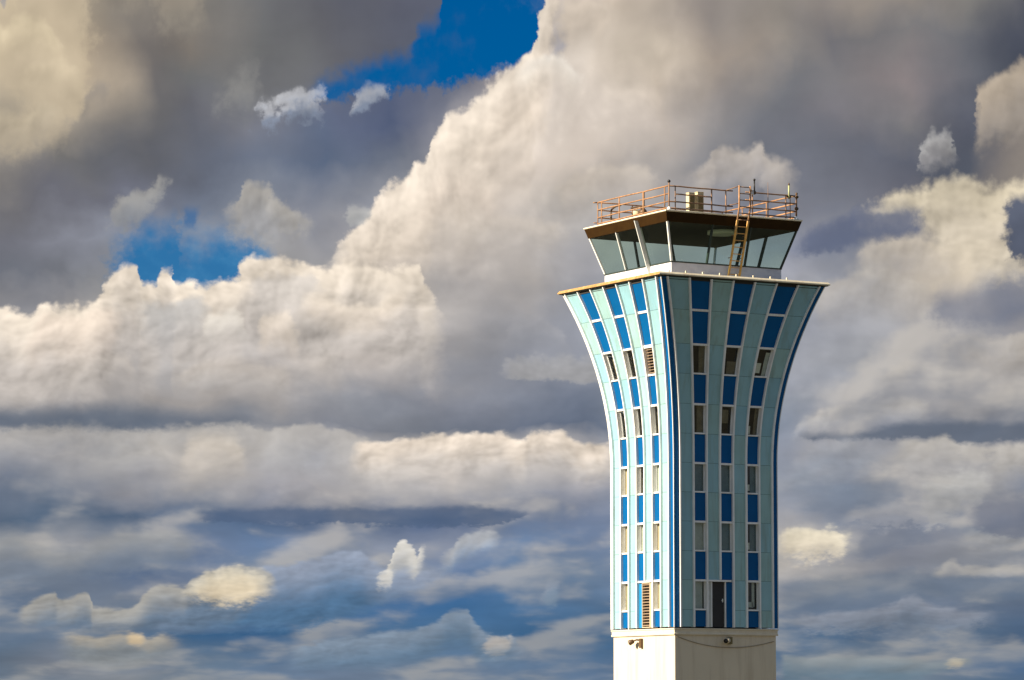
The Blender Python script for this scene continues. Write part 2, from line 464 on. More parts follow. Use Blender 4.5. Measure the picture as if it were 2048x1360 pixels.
# lower left: two blue-grey rows with lit heads
col = bank(col, [(-60, 1105), (0, 1100), (40, 1088), (90, 1112), (140, 1118), (200, 1098), (260, 1082), (330, 1080), (420, 1100)],
           [(-60, 1190), (200, 1170), (420, 1130)], lit=(152, 153, 153), dark=(112, 124, 140), depth=60, st=22, sb=50, ampt=8, ampb=12, ends=60, a=0.7)
col = bank(col, [(300, 1230), (480, 1160), (540, 1148), (600, 1140), (640, 1130), (672, 1118), (722, 1122), (742, 1138), (790, 1150), (860, 1160), (900, 1150)],
           [(300, 1270), (600, 1268), (760, 1220), (830, 1195), (900, 1165)], lit=(144, 154, 172), dark=(80, 112, 144), depth=105, st=8, sb=30, ampt=9, ampb=8, ends=30, a=1.0, wob=0.4, lumpy=True)
col = bank(col, [(870, 1140), (892, 1118), (906, 1108), (915, 1095), (940, 1085), (975, 1080), (1010, 1085)],
           [(870, 1165), (905, 1165), (945, 1130), (1010, 1095)], lit=(172, 174, 178), dark=(120, 140, 166), depth=60, st=14, sb=44, ampt=12, ampb=10, ends=34, wob=0.6, lumpy=True, fade=(25, 75), rag=0.5)
col = bank(col, [(742, 1178), (760, 1162), (782, 1146), (790, 1112), (806, 1098), (824, 1112), (832, 1124), (842, 1110), (854, 1112), (860, 1150)],
           [(742, 1180), (770, 1188), (810, 1188), (835, 1172), (860, 1152)], lit=(212, 208, 200), dark=(168, 172, 178), depth=80, st=12, sb=50, ampt=12, ampb=10, ends=26, wob=0.7, lumpy=True, fade=(35, 90), rag=0.25, relief_k=1.0)
col = bank(col, [(40, 1236), (66, 1222), (100, 1206), (115, 1203), (125, 1212), (150, 1210), (172, 1199), (186, 1206), (192, 1228), (230, 1232), (270, 1226), (310, 1190), (340, 1186), (370, 1190), (382, 1178), (396, 1168), (440, 1152), (500, 1148), (545, 1164), (560, 1180)],
           [(40, 1258), (250, 1270), (420, 1262), (490, 1240), (520, 1205), (560, 1184)], lit=(166, 163, 156), dark=(98, 116, 136), depth=70, st=7, sb=36, ampt=7, ampb=7, ends=20, wob=0.35, a=0.9, relief_k=1.2, lumpy=True)
col = bank(col, [(330, 1196), (380, 1184), (405, 1170), (420, 1160), (445, 1153), (480, 1150), (515, 1158), (540, 1172), (580, 1190)],
           [(330, 1204), (400, 1212), (470, 1222), (520, 1210), (580, 1196)], lit=(218, 208, 186), dark=(226, 208, 176), depth=50, st=24, sb=50, ampt=12, ampb=10, ends=80, wob=0.8, lumpy=True, relief_k=1.0, a=0.85, rag=0.3)
# horizon rows
col = bank(col, [(110, 1294), (150, 1286), (200, 1288), (250, 1281), (285, 1284), (300, 1292), (330, 1286), (380, 1300)],
           [(110, 1330), (240, 1345), (380, 1310)], lit=(176, 167, 151), dark=(128, 134, 138), depth=36, st=9, sb=40, ampt=8, ampb=5, ends=60, wob=0.6, a=0.85, lumpy=True)
col = bank(col, [(252, 1284), (264, 1282), (284, 1284), (300, 1288)], [(252, 1298), (280, 1302), (300, 1299)], lit=(214, 190, 152), dark=(200, 178, 144), depth=20, st=8, sb=12, ampt=6, ampb=3, ends=18, wob=0.6, a=0.8)
col = bank(col, [(560, 1315), (700, 1290), (840, 1272), (880, 1255), (896, 1240), (918, 1234), (934, 1234), (946, 1254), (964, 1274), (985, 1286), (1022, 1287), (1036, 1302), (1070, 1312)],
           [(560, 1350), (860, 1352), (1070, 1322)], lit=(124, 139, 156), dark=(98, 121, 144), depth=60, st=9, sb=40, ampt=9, ampb=6, ends=60, wob=0.5, fade=(40, 95), lumpy=True)
col = bank(col, [(955, 1306), (975, 1294), (990, 1290), (1016, 1293), (1022, 1286), (1034, 1302)], [(955, 1312), (985, 1320), (1010, 1316), (1034, 1304)], lit=(176, 170, 164), dark=(140, 146, 152), depth=40, st=14, sb=24, ampt=10, ampb=6, ends=24, wob=0.7, lumpy=True, rag=0.5)
col = bank(col, [(1555, 1322), (1630, 1328), (1690, 1326), (1790, 1330), (1870, 1334), (1925, 1330), (1940, 1334)], [(1555, 1370), (1780, 1375), (1880, 1352), (1940, 1336)], lit=(138, 146, 150), dark=(100, 122, 138), depth=40, st=8, sb=20, ampt=5, ampb=4, ends=14, wob=0.4, a=0.8)
col = bank(col, [(1874, 1334), (1890, 1330), (1915, 1331), (1934, 1333)], [(1874, 1346), (1900, 1347), (1934, 1336)], lit=(196, 186, 164), dark=(176, 168, 152), depth=16, st=12, sb=14, ampt=6, ampb=4, ends=26, wob=0.8, a=0.85, rag=0.4)
# dark flat bases
DARKS = [
    ([(-60, 836), (0, 838), (200, 832), (330, 838), (430, 846), (520, 850)], [(-60, 868), (150, 874), (330, 870), (440, 862), (520, 856)], (96, 106, 121), 0.8, 26, 26),
    ([(380, 1035), (640, 1032), (860, 1030), (950, 1028), (1010, 1034), (1080, 1043)], [(380, 1058), (640, 1058), (880, 1064), (1000, 1060), (1040, 1048), (1080, 1045)], (80, 98, 126), 0.8, 10, 8),
    ([(1590, 885), (1690, 888), (1760, 876), (1830, 864), (1920, 864), (2048, 868), (2110, 870)], [(1590, 894), (1690, 894), (1800, 890), (1890, 898), (1930, 903), (2048, 898), (2110, 900)], (96, 105, 120), 0.9, 12, 12),
    ([(1540, 1180), (1700, 1168), (1800, 1156), (1850, 1160), (1940, 1165), (2110, 1168)], [(1540, 1240), (1700, 1238), (1850, 1215), (2110, 1225)], (96, 112, 132), 0.6, 14, 40),
    ([(1590, 505), (1650, 475), (1700, 455), (1725, 440), (1800, 440), (1836, 446), (1850, 455)], [(1590, 520), (1680, 510), (1760, 492), (1810, 488), (1850, 470)], (98, 106, 128), 0.9, 26, 24),
    ([(1850, 640), (1880, 610), (1960, 590), (1990, 570), (2060, 555), (2110, 550)], [(1850, 665), (1930, 665), (1990, 670), (2060, 650), (2110, 640)], (120, 124, 138), 0.75, 40, 40),
    ([(1580, 1030), (1640, 1010), (1720, 990), (1800, 985), (1830, 990)], [(1580, 1034), (1680, 1032), (1760, 1026), (1830, 1000)], (118, 128, 144), 0.6, 26, 20),
    ([(1690, 1120), (1730, 1080), (1765, 1048), (1800, 1045), (1850, 1060), (1880, 1090)], [(1690, 1132), (1750, 1130), (1800, 1108), (1880, 1098)], (112, 120, 136), 0.75, 24, 24),
    ([(1920, 1050), (1950, 1015), (2000, 1010), (2110, 1000)], [(1920, 1060), (1960, 1078), (2020, 1090), (2110, 1085)], (110, 116, 132), 0.8, 24, 20),
]
for tp, bt, cc, a, st, sb in DARKS:
    col = bank(col, tp, bt, lit=cc, dark=cc, depth=60, st=st, sb=sb, ampt=7, ampb=7, ends=40, a=a, wob=0.6, relief_k=0.35)
# lit heads on the right
col = bank(col, [(1530, 1078), (1558, 1078), (1600, 1074), (1640, 1072), (1672, 1076), (1685, 1086), (1700, 1080), (1724, 1076)], [(1530, 1125), (1610, 1130), (1680, 1124), (1695, 1108), (1724, 1086)],
           lit=(236, 224, 197), dark=(216, 203, 180), depth=60, st=22, sb=70, ampt=14, ampb=16, ends=50, wob=0.9, lumpy=True, rag=0.25, relief_k=1.0, a=0.8)
col = bank(col, [(1950, 300), (1956, 262), (1962, 215), (1984, 192), (2010, 178), (2048, 150), (2110, 120)], [(1950, 320), (2000, 300), (2110, 300)],
           lit=(178, 164, 147), dark=(148, 139, 130), depth=110, st=18, sb=80, ampt=14, ampb=12, ends=22, wob=0.6, lumpy=True)
col = bank(col, [(1700, 470), (1770, 430), (1840, 412), (1880, 398), (1930, 390), (1985, 402), (2010, 395), (2048, 392), (2110, 388)], [(1700, 480), (1850, 490), (1960, 560), (2110, 570)],
           lit=(230, 216, 188), dark=(206, 194, 174), depth=120, st=20, sb=80, ampt=22, ampb=16, ends=60, wob=0.8, a=0.8, lumpy=True, relief_k=1.5)
col = bank(col, [(1996, 480), (2004, 450), (2016, 432), (2030, 424), (2048, 422), (2110, 420)], [(1996, 500), (2016, 530), (2036, 540), (2110, 540)],
           lit=(94, 100, 116), dark=(84, 90, 106), depth=80, st=20, sb=28, ampt=16, ampb=12, ends=24, wob=0.8)
col = bank(col, [(1575, 512), (1640, 482), (1700, 458), (1725, 444), (1800, 440), (1840, 446), (1870, 470)], [(1575, 524), (1680, 514), (1760, 496), (1810, 492), (1870, 474)],
           lit=(98, 105, 126), dark=(96, 104, 126), depth=60, st=22, sb=26, ampt=14, ampb=10, ends=50, wob=0.8, relief_k=0.4, a=0.9)
# cumulus behind the roof
col = bank(col, [(1360, 376), (1385, 358), (1425, 340), (1440, 312), (1478, 316), (1500, 322), (1528, 308), (1538, 326), (1570, 338), (1598, 348), (1612, 392)], [(1360, 440), (1480, 450), (1612, 440)],
           lit=(180, 172, 165), dark=(160, 156, 156), depth=90, st=14, sb=60, ampt=13, ends=50, wob=0.5, lumpy=True, fade=(50, 110))
col = bank(col, [(1560, 1245), (1680, 1240), (1740, 1232), (1790, 1222), (1800, 1212), (1825, 1208), (1850, 1222), (1880, 1232), (2000, 1240)], [(1560, 1275), (1780, 1280), (2000, 1265)],
           lit=(136, 141, 152), dark=(112, 124, 140), depth=50, st=10, sb=40, ampt=7, ends=60, wob=0.4, a=0.8, lumpy=True)
col = bank(col, [(1850, 1164), (1880, 1148), (1900, 1136), (1925, 1150), (2048, 1150), (2110, 1146)], [(1850, 1166), (1960, 1166), (2110, 1160)],
           lit=(176, 172, 166), dark=(150, 150, 152), depth=26, st=10, sb=14, ampt=8, ampb=3, ends=30, wob=0.5, a=0.75)
col = bank(col, [(1670, 1050), (1720, 1036), (1790, 1030), (1830, 1040), (1900, 1052)], [(1670, 1060), (1760, 1062), (1900, 1064)], lit=(165, 164, 166), dark=(140, 143, 152), depth=30, st=14, sb=20, ampt=10, ends=40, wob=0.6, a=0.7)
col = bank(col, [(1780, 910), (1800, 898), (1850, 902), (1885, 892), (1915, 905), (1980, 912), (2110, 905)], [(1780, 960), (1820, 975), (1900, 950), (2110, 940)],
           lit=(188, 182, 174), dark=(160, 158, 158), depth=60, st=10, sb=50, ampt=9, ends=40, wob=0.5, a=0.8, lumpy=True)
col = bank(col, [(1560, 960), (1600, 925), (1640, 905), (1700, 900), (1780, 904)], [(1560, 985), (1660, 975), (1780, 940)], lit=(162, 163, 168), dark=(140, 146, 156), depth=50, st=16, sb=40, ampt=12, ends=50, wob=0.6, a=0.6, lumpy=True)
# small puffs and shreds
col = bank(col, [(430, 462), (455, 440), (478, 422), (488, 398), (505, 388), (530, 390), (550, 414), (590, 440), (640, 470)], [(430, 490), (520, 500), (640, 480)],
           lit=(174, 169, 162), dark=(154, 153, 154), depth=80, st=18, sb=60, ampt=16, ends=60, wob=0.7, a=0.9, lumpy=True, rag=0.5, relief_k=1.4)
col = bank(col, [(195, 470), (215, 440), (240, 415), (258, 400), (290, 398), (310, 380), (345, 365)], [(195, 478), (250, 480), (290, 450), (345, 380)],
           lit=(158, 156, 152), dark=(140, 142, 146), depth=60, st=24, sb=44, ampt=14, ends=40, wob=0.8, a=0.9, lumpy=True, rag=0.5)
col = bank(col, [(492, 250), (515, 240), (545, 232), (565, 220), (590, 212), (630, 210), (655, 228), (668, 245)], [(492, 254), (530, 268), (560, 246), (600, 248), (640, 264), (668, 250)],
           lit=(205, 205, 208), dark=(126, 136, 154), depth=50, rag=0.4, st=30, sb=40, ampt=30, ampb=26, ends=46, wob=1.6, a=0.75, lumpy=True, relief_k=1.4)
col = bank(col, [(692, 246), (706, 222), (718, 206), (740, 198), (765, 192), (782, 188)], [(692, 250), (712, 238), (735, 224), (760, 208), (782, 192)],
           lit=(172, 174, 180), dark=(124, 134, 152), depth=36, st=16, sb=20, ampt=16, ampb=14, ends=14, wob=0.9, a=0.9)
col = bank(col, [(672, 462), (686, 444), (705, 436), (745, 438)], [(672, 464), (700, 462), (745, 446)], lit=(196, 194, 190), dark=(170, 170, 170), depth=20, st=16, sb=20, ampt=12, ampb=10, ends=24, wob=0.8, a=0.9, lumpy=True, rag=0.5)
col = bank(col, [(980, 764), (1010, 742), (1040, 730), (1110, 738), (1200, 736), (1300, 740)], [(980, 766), (1080, 772), (1180, 778), (1300, 776)],
           lit=(166, 165, 166), dark=(160, 159, 160), depth=40, st=26, sb=16, ampt=14, ampb=5, ends=50, wob=0.7, a=0.85, lumpy=True, rag=0.4)
col = bank(col, [(1836, 345), (1850, 318), (1868, 302), (1890, 300), (1912, 310), (1920, 330)], [(1836, 350), (1856, 358), (1880, 350), (1920, 334)],
           lit=(176, 174, 172), dark=(138, 136, 137), depth=44, st=26, sb=44, rag=0.6, lumpy=True, relief_k=1.8, ampt=26, ampb=12, ends=10, wob=0.8, a=0.85)
col = bank(col, [(1830, 970), (1856, 990), (1880, 985), (1920, 975), (1960, 970), (1992, 980)], [(1830, 990), (1858, 1064), (1880, 1062), (1905, 1040), (1960, 1012), (1992, 985)],
           lit=(184, 182, 178), dark=(158, 158, 159), depth=70, st=22, sb=34, ampt=24, ampb=18, ends=30, wob=1.0, a=0.7, lumpy=True)
col = bank(col, [(1080, 1210), (1092, 1190), (1105, 1184), (1118, 1182), (1124, 1195)], [(1080, 1218), (1100, 1224), (1124, 1205)], lit=(150, 158, 170), dark=(120, 138, 156), depth=30, st=16, sb=26, ampt=12, ampb=10, ends=16, wob=0.8, a=0.6)
# higher up, out of view: cumulus and blue shaped to cool the ambient light
hn = smooth(V(noise(vec(dx / (dz + 0.25), dy / (dz + 0.25)), 1.6, 6, 0.55, "2D").outputs[0]) + late, 0.40, 0.56)
hb = WT.nodes.new("ShaderNodeMix")
hb.data_type = "RGBA"
hb.blend_type = "MULTIPLY"
hb.inputs[0].default_value = 1
WT.links.new(skyt.outputs[0], hb.inputs[6])
hb.inputs[7].default_value = (0.022 * GAIN, 0.038 * GAIN, 0.052 * GAIN, 1)
high = mixc(hn, hb.outputs[2], (0.26, 0.32, 0.39))
col = mixc(smooth(Ev, 16.5, 26.0), col, high)
out = scalec(col, 10.0 / GAIN)
bg = WT.nodes.new("ShaderNodeBackground")
bg.inputs[1].default_value = 0.1
WT.links.new(out, bg.inputs[0])
wo = WT.nodes.new("ShaderNodeOutputWorld")
WT.links.new(bg.outputs[0], wo.inputs[0])
world.cycles.sampling_method = "MANUAL"
world.cycles.sample_map_resolution = 512
scene.view_settings.view_transform = "Standard"
scene.view_settings.look = "None"
scene.view_settings.exposure = EXPO
scene.view_settings.gamma = 1

# ================================================================== helpers
def new_mat(name, color, rough=0.6, metal=0.0, spec=0.5, var=0.0, var_scale=3.0, stain=None, stain_scale=(1, 1, 1), bump=0.0, bump_scale=20.0, coat=0.0):
    """Principled material with an uneven base colour and, if asked, stains of a second colour."""
    m = bpy.data.materials.new(name)
    m.use_nodes = True
    nt = m.node_tree
    b = nt.nodes["Principled BSDF"]
    b.inputs["Roughness"].default_value = rough
    b.inputs["Metallic"].default_value = metal
    b.inputs["Specular IOR Level"].default_value = spec
    b.inputs["Coat Weight"].default_value = coat
    b.inputs["Base Color"].default_value = (*color, 1)
    tcn = nt.nodes.new("ShaderNodeTexCoord")
    out = None
    if var:
        n = nt.nodes.new("ShaderNodeTexNoise")
        n.inputs["Scale"].default_value = var_scale
        n.inputs["Detail"].default_value = 5
        nt.links.new(tcn.outputs["Object"], n.inputs["Vector"])
        r = nt.nodes.new("ShaderNodeMapRange")
        r.inputs[1].default_value, r.inputs[2].default_value = 0.3, 0.7
        r.inputs[3].default_value, r.inputs[4].default_value = 1 - var, 1 + var
        nt.links.new(n.outputs[0], r.inputs[0])
        oi = nt.nodes.new("ShaderNodeObjectInfo")
        r2 = nt.nodes.new("ShaderNodeMapRange")
        r2.inputs[3].default_value, r2.inputs[4].default_value = 1 - var * 0.8, 1 + var * 0.8
        nt.links.new(oi.outputs["Random"], r2.inputs[0])
        mu = nt.nodes.new("ShaderNodeMath")
        mu.operation = "MULTIPLY"
        nt.links.new(r.outputs[0], mu.inputs[0])
        nt.links.new(r2.outputs[0], mu.inputs[1])
        sc = nt.nodes.new("ShaderNodeVectorMath")
        sc.operation = "SCALE"
        sc.inputs[0].default_value = color
        nt.links.new(mu.outputs[0], sc.inputs[3])
        out = sc.outputs[0]
    if stain:
        mp = nt.nodes.new("ShaderNodeMapping")
        mp.inputs["Scale"].default_value = stain_scale
        nt.links.new(tcn.outputs["Object"], mp.inputs[0])
        n = nt.nodes.new("ShaderNodeTexNoise")
        n.inputs["Scale"].default_value = 1.0
        n.inputs["Detail"].default_value = 6
        n.inputs["Roughness"].default_value = 0.6
        nt.links.new(mp.outputs[0], n.inputs["Vector"])
        r = nt.nodes.new("ShaderNodeMapRange")
        r.inputs[1].default_value, r.inputs[2].default_value = 0.5, 0.72
        r.inputs[3].default_value, r.inputs[4].default_value = 0.0, stain[3]
        nt.links.new(n.outputs[0], r.inputs[0])
        mx = nt.nodes.new("ShaderNodeMix")
        mx.data_type = "RGBA"
        nt.links.new(r.outputs[0], mx.inputs[0])
        if out:
            nt.links.new(out, mx.inputs[6])
        else:
            mx.inputs[6].default_value = (*color, 1)
        mx.inputs[7].default_value = (*stain[:3], 1)
        out = mx.outputs[2]
    if out:
        nt.links.new(out, b.inputs["Base Color"])
    if bump:
        n = nt.nodes.new("ShaderNodeTexNoise")
        n.inputs["Scale"].default_value = bump_scale
        n.inputs["Detail"].default_value = 4
        nt.links.new(tcn.outputs["Object"], n.inputs["Vector"])
        bp = nt.nodes.new("ShaderNodeBump")
        bp.inputs["Strength"].default_value = bump
        bp.inputs["Distance"].default_value = 0.02
        nt.links.new(n.outputs[0], bp.inputs["Height"])
        nt.links.new(bp.outputs[0], b.inputs["Normal"])
    return m


def glass_mat(name, tint, gloss=0.9, rough=0.02):
    """Thin tinted pane: lets tinted light through and mirrors at grazing angles."""
    m = bpy.data.materials.new(name)
    m.use_nodes = True
    nt = m.node_tree
    nt.nodes.clear()
    tr = nt.nodes.new("ShaderNodeBsdfTransparent")
    tr.inputs[0].default_value = (*tint, 1)
    gl = nt.nodes.new("ShaderNodeBsdfGlossy")
    gl.inputs["Color"].default_value = (gloss, gloss, gloss, 1)
    gl.inputs["Roughness"].default_value = rough
    fr = nt.nodes.new("ShaderNodeFresnel")
    ge = nt.nodes.new("ShaderNodeNewGeometry")
    io = nt.nodes.new("ShaderNodeMapRange")              # same mirror share on either side of the thin sheet
    io.inputs[3].default_value, io.inputs[4].default_value = 1.45, 1 / 1.45
    nt.links.new(ge.outputs["Backfacing"], io.inputs[0])
    nt.links.new(io.outputs[0], fr.inputs[0])
    mx = nt.nodes.new("ShaderNodeMixShader")
    o = nt.nodes.new("ShaderNodeOutputMaterial")
    nt.links.new(fr.outputs[0], mx.inputs[0])
    nt.links.new(tr.outputs[0], mx.inputs[1])
    nt.links.new(gl.outputs[0], mx.inputs[2])
    nt.links.new(mx.outputs[0], o.inputs[0])
    return m


class MB:
    """Collects shapes and links them as one mesh object."""

    def __init__(s):
        s.v, s.f, s.m, s.sm = [], [], [], []

    def add(s, vs, fs, mi=0, smooth_=False):
        o = len(s.v)
        s.v += [tuple(v) for v in vs]
        for f in fs:
            s.f.append(tuple(o + i for i in f))
            s.m.append(mi)
            s.sm.append(smooth_)

    def rings(s, rings, mi=0, cap=True, smooth_=False):
        n = len(rings[0])
        vs = [v for r in rings for v in r]
        fs = []
        for i in range(len(rings) - 1):
            for j in range(n):
                a, b = i * n + j, i * n + (j + 1) % n
                fs.append((a, b, b + n, a + n))
        if cap:
            fs.append(tuple(reversed(range(n))))
            fs.append(tuple((len(rings) - 1) * n + j for j in range(n)))
        s.add(vs, fs, mi, smooth_)

    def box(s, x0, x1, y0, y1, z0, z1, mi=0, bev=0.0):
        if bev:
            r = lambda z, i: [(x0 + i, y0 + i, z), (x1 - i, y0 + i, z), (x1 - i, y1 - i, z), (x0 + i, y1 - i, z)]
            s.rings([r(z0, bev), r(z0 + bev, 0), r(z1 - bev, 0), r(z1, bev)], mi)
        else:
            s.rings([[(x0, y0, z), (x1, y0, z), (x1, y1, z), (x0, y1, z)] for z in (z0, z1)], mi)

    def square(s, levels, mi=0, cap=True):
        """Square tube round the tower's axis: levels of (half width, z)."""
        s.rings([[(-b, -b, z), (b, -b, z), (b, b, z), (-b, b, z)] for b, z in levels], mi, cap)

    def tube(s, pts, r, n=8, mi=0):
        pts = [Vector(p) for p in pts]
        rs = r if isinstance(r, (list, tuple)) else [r] * len(pts)
        rings = []
        for i, p in enumerate(pts):
            d = (pts[min(i + 1, len(pts) - 1)] - pts[max(i - 1, 0)]).normalized()
            a = d.orthogonal().normalized() if abs(d.z) > 0.95 else d.cross(Vector((0, 0, 1))).normalized()
            if abs(d.z) > 0.95:
                a = Vector((1, 0, 0)) - d * d.x
                a.normalize()
            b = d.cross(a)
            rings.append([p + (a * math.cos(t) + b * math.sin(t)) * rs[i] for t in [2 * math.pi * k / n for k in range(n)]])
        s.rings(rings, mi, True, True)

    def lathe(s, c, prof, n=14, axis=(0, 0, 1), mi=0):
        q = Vector((0, 0, 1)).rotation_difference(Vector(axis))
        c = Vector(c)
        s.rings([[c + q @ Vector((r * math.cos(2 * math.pi * k / n), r * math.sin(2 * math.pi * k / n), z)) for k in range(n)] for r, z in prof], mi, True, True)

    def ball(s, c, r, mi=0, sz=1.0):
        s.lathe(c, [(max(r * math.sin(math.pi * i / 8), 0.001), -r * sz * math.cos(math.pi * i / 8)) for i in range(9)], 12, mi=mi)

    def build(s, name, mats, parent=None, label=None):
        me = bpy.data.meshes.new(name)
        me.from_pydata(s.v, [], s.f)
        mats = mats if isinstance(mats, (list, tuple)) else [mats]
        for m in mats:
            me.materials.append(m)
        me.polygons.foreach_set("material_index", s.m)
        me.polygons.foreach_set("use_smooth", s.sm)
        bm = bmesh.new()
        bm.from_mesh(me)
        bmesh.ops.recalc_face_normals(bm, faces=bm.faces)
        bm.to_mesh(me)
        bm.free()
        o = bpy.data.objects.new(name, me)
        COL.objects.link(o)
        if parent:
            o.parent = parent
            root = parent
            while root.parent:
                root = root.parent
            o.matrix_parent_inverse = Matrix.Translation(-root.location)
            if parent is not root:
                o.matrix_parent_inverse = Matrix.Identity(4)
        if label:
            o["label"] = label
        return o


def thing(name, loc, label, cat, group=None):
    o = bpy.data.objects.new(name, None)
    COL.objects.link(o)
    o.location = loc
    o["label"], o["category"] = label, cat
    if group:
        o["group"] = group
    return o


def tag(o, label, cat, group=None):
    o["label"], o["category"] = label, cat
    if group:
        o["group"] = group
    return o


# ================================================================== materials
M = {}
M["pale"] = new_mat("pale_mint_panel", (0.28, 0.50, 0.55), 0.38, var=0.07, var_scale=0.9, stain=(0.23, 0.36, 0.34, 0.75), stain_scale=(3.5, 3.5, 0.3))
M["paleb"] = new_mat("pale_mint_panel_greener", (0.30, 0.50, 0.50), 0.42, var=0.06, var_scale=1.1, stain=(0.25, 0.37, 0.34, 0.8), stain_scale=(4.5, 4.5, 0.35))
M["palec"] = new_mat("pale_mint_panel_bluer", (0.25, 0.47, 0.545), 0.36, var=0.06, var_scale=1.3, stain=(0.22, 0.36, 0.37, 0.8), stain_scale=(3.0, 3.0, 0.28))
M["blue"] = new_mat("blue_enamel_panel", (0.001, 0.095, 0.275), 0.42, spec=0.12, var=0.06, var_scale=1.5)
M["teal"] = new_mat("teal_blue_panel", (0.01, 0.22, 0.46), 0.4, var=0.05)
M["white"] = new_mat("white_aluminium", (0.84, 0.85, 0.83), 0.42, var=0.05, var_scale=2.0, stain=(0.55, 0.50, 0.40, 0.5), stain_scale=(4, 4, 0.6))
M["seam"] = new_mat("panel_seam", (0.10, 0.16, 0.16), 0.7)
M["dark"] = new_mat("dark_interior", (0.035, 0.03, 0.022), 0.8, var=0.2)
M["wall"] = new_mat("cream_render", (0.70, 0.61, 0.455), 0.85, var=0.035, var_scale=0.8, stain=(0.52, 0.43, 0.30, 0.7), stain_scale=(2.6, 2.6, 0.20), bump=0.15, bump_scale=30)
M["ledge"] = new_mat("cream_ledge", (0.70, 0.62, 0.47), 0.8, var=0.05, stain=(0.55, 0.46, 0.32, 0.5), stain_scale=(2.5, 2.5, 2.5))
M["gold"] = new_mat("rust_stained_edge", (0.46, 0.27, 0.09), 0.6, var=0.15, var_scale=4, stain=(0.62, 0.45, 0.22, 0.8), stain_scale=(3, 3, 3))
M["cream"] = new_mat("cream_edge", (0.80, 0.72, 0.52), 0.55, var=0.08, var_scale=5, stain=(0.55, 0.40, 0.26, 0.7), stain_scale=(2, 2, 2))
M["soffit"] = new_mat("soffit_shadow", (0.03, 0.028, 0.022), 0.8)  # near-black colour carries the shadow under the deck edge
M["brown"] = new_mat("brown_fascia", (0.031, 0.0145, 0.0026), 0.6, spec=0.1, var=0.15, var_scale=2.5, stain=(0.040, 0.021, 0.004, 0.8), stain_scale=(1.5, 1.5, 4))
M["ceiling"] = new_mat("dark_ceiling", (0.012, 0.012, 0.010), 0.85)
M["cabwall"] = new_mat("cab_white", (0.74, 0.74, 0.76), 0.6, var=0.05, var_scale=2, stain=(0.45, 0.46, 0.52, 0.6), stain_scale=(1.2, 1.2, 3))
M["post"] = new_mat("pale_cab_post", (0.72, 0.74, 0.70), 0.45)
M["shadepost"] = new_mat("shade_dark_frame", (0.03, 0.045, 0.038), 0.45)  # shade on the cab's unlit posts and mullions painted in; sill shares it
M["glass"] = glass_mat("green_tinted_glass", (0.935, 0.99, 0.95), 0.28)
M["pane"] = glass_mat("dusty_window_glass", (0.90, 0.92, 0.89), 0.9, 0.04)
M["rust"] = new_mat("rusty_pipe", (0.37, 0.19, 0.085), 0.8, var=0.3, var_scale=6, stain=(0.42, 0.27, 0.15, 0.8), stain_scale=(4, 4, 4))
M["greyrust"] = new_mat("weathered_pipe", (0.27, 0.155, 0.085), 0.75, var=0.3, var_scale=6)
M["yellow"] = new_mat("yellow_ladder_paint", (0.70, 0.40, 0.10), 0.65, var=0.2, var_scale=5, stain=(0.62, 0.36, 0.22, 0.9), stain_scale=(5, 5, 2))
M["black"] = new_mat("black_fitting", (0.012, 0.011, 0.010), 0.5)
M["acbox"] = new_mat("cream_cabinet", (0.64, 0.55, 0.34), 0.75, spec=0.2, var=0.08)
M["olive"] = new_mat("olive_grille", (0.20, 0.16, 0.075), 0.75, spec=0.2)
M["bronze"] = new_mat("bronze_fitting", (0.10, 0.055, 0.02), 0.5, var=0.2)
M["lens"] = new_mat("lamp_lens", (0.55, 0.42, 0.30), 0.2)
M["beige"] = new_mat("beige_blind", (0.60, 0.49, 0.34), 0.8, var=0.06)
M["greyblind"] = new_mat("grey_blind", (0.58, 0.61, 0.58), 0.85, var=0.12, var_scale=5)
M["bluegrey"] = new_mat("blue_grey_blind", (0.15, 0.23, 0.27), 0.85, var=0.15, var_scale=4)
M["brownblind"] = new_mat("brown_board", (0.20, 0.165, 0.11), 0.9, var=0.25, var_scale=4)
M["paper"] = new_mat("torn_paper", (0.85, 0.85, 0.78), 0.9, var=0.1)
M["slat"] = new_mat("tan_louvre", (0.36, 0.26, 0.17), 0.65, var=0.08)
M["door"] = new_mat("charcoal_door", (0.018, 0.017, 0.018), 0.6, var=0.15)
M["discgrey"] = new_mat("pale_disc", (0.55, 0.58, 0.48), 0.6)
M["green"] = new_mat("pale_green_tube", (0.42, 0.44, 0.22), 0.5)
M["cable"] = new_mat("brown_cable", (0.30, 0.24, 0.165), 0.8)
M["roof"] = new_mat("grey_roofing", (0.30, 0.29, 0.27), 0.9, var=0.1)
M["concrete"] = new_mat("deck_concrete", (0.42, 0.38, 0.32), 0.9, var=0.1)


# ================================================================== ground
g = MB()
N = 24
S = 9000.0
pts = [(-S + 2 * S * i / N, -S + 2 * S * j / N, GROUND_Z) for i in range(N + 1) for j in range(N + 1)]
g.add(pts, [(i * (N + 1) + j, (i + 1) * (N + 1) + j, (i + 1) * (N + 1) + j + 1, i * (N + 1) + j + 1) for i in range(N) for j in range(N)])
ground = g.build("ground", new_mat("dry_grass", (0.075, 0.068, 0.045), 0.95, var=0.25, var_scale=0.05, stain=(0.06, 0.07, 0.03, 0.9), stain_scale=(0.02, 0.02, 0.02)))
ground["kind"] = "structure"

# ================================================================== the tower
tower = thing("control_tower", (0, 0, GROUND_Z), "disused airport control tower with flared blue and mint panelled shaft", "control tower")
HW, Z0, KF, ZT, CS = 2.8, 7.6, 0.0244, 15.77, 0.31


def hw(z):
    return HW + (KF * (z - Z0) ** 2 if z > Z0 else 0.0)


FACES = [((0, -1), (1, 0)), ((-1, 0), (0, -1)), ((1, 0), (0, 1)), ((0, 1), (-1, 0))]   # outward normal, left-to-right


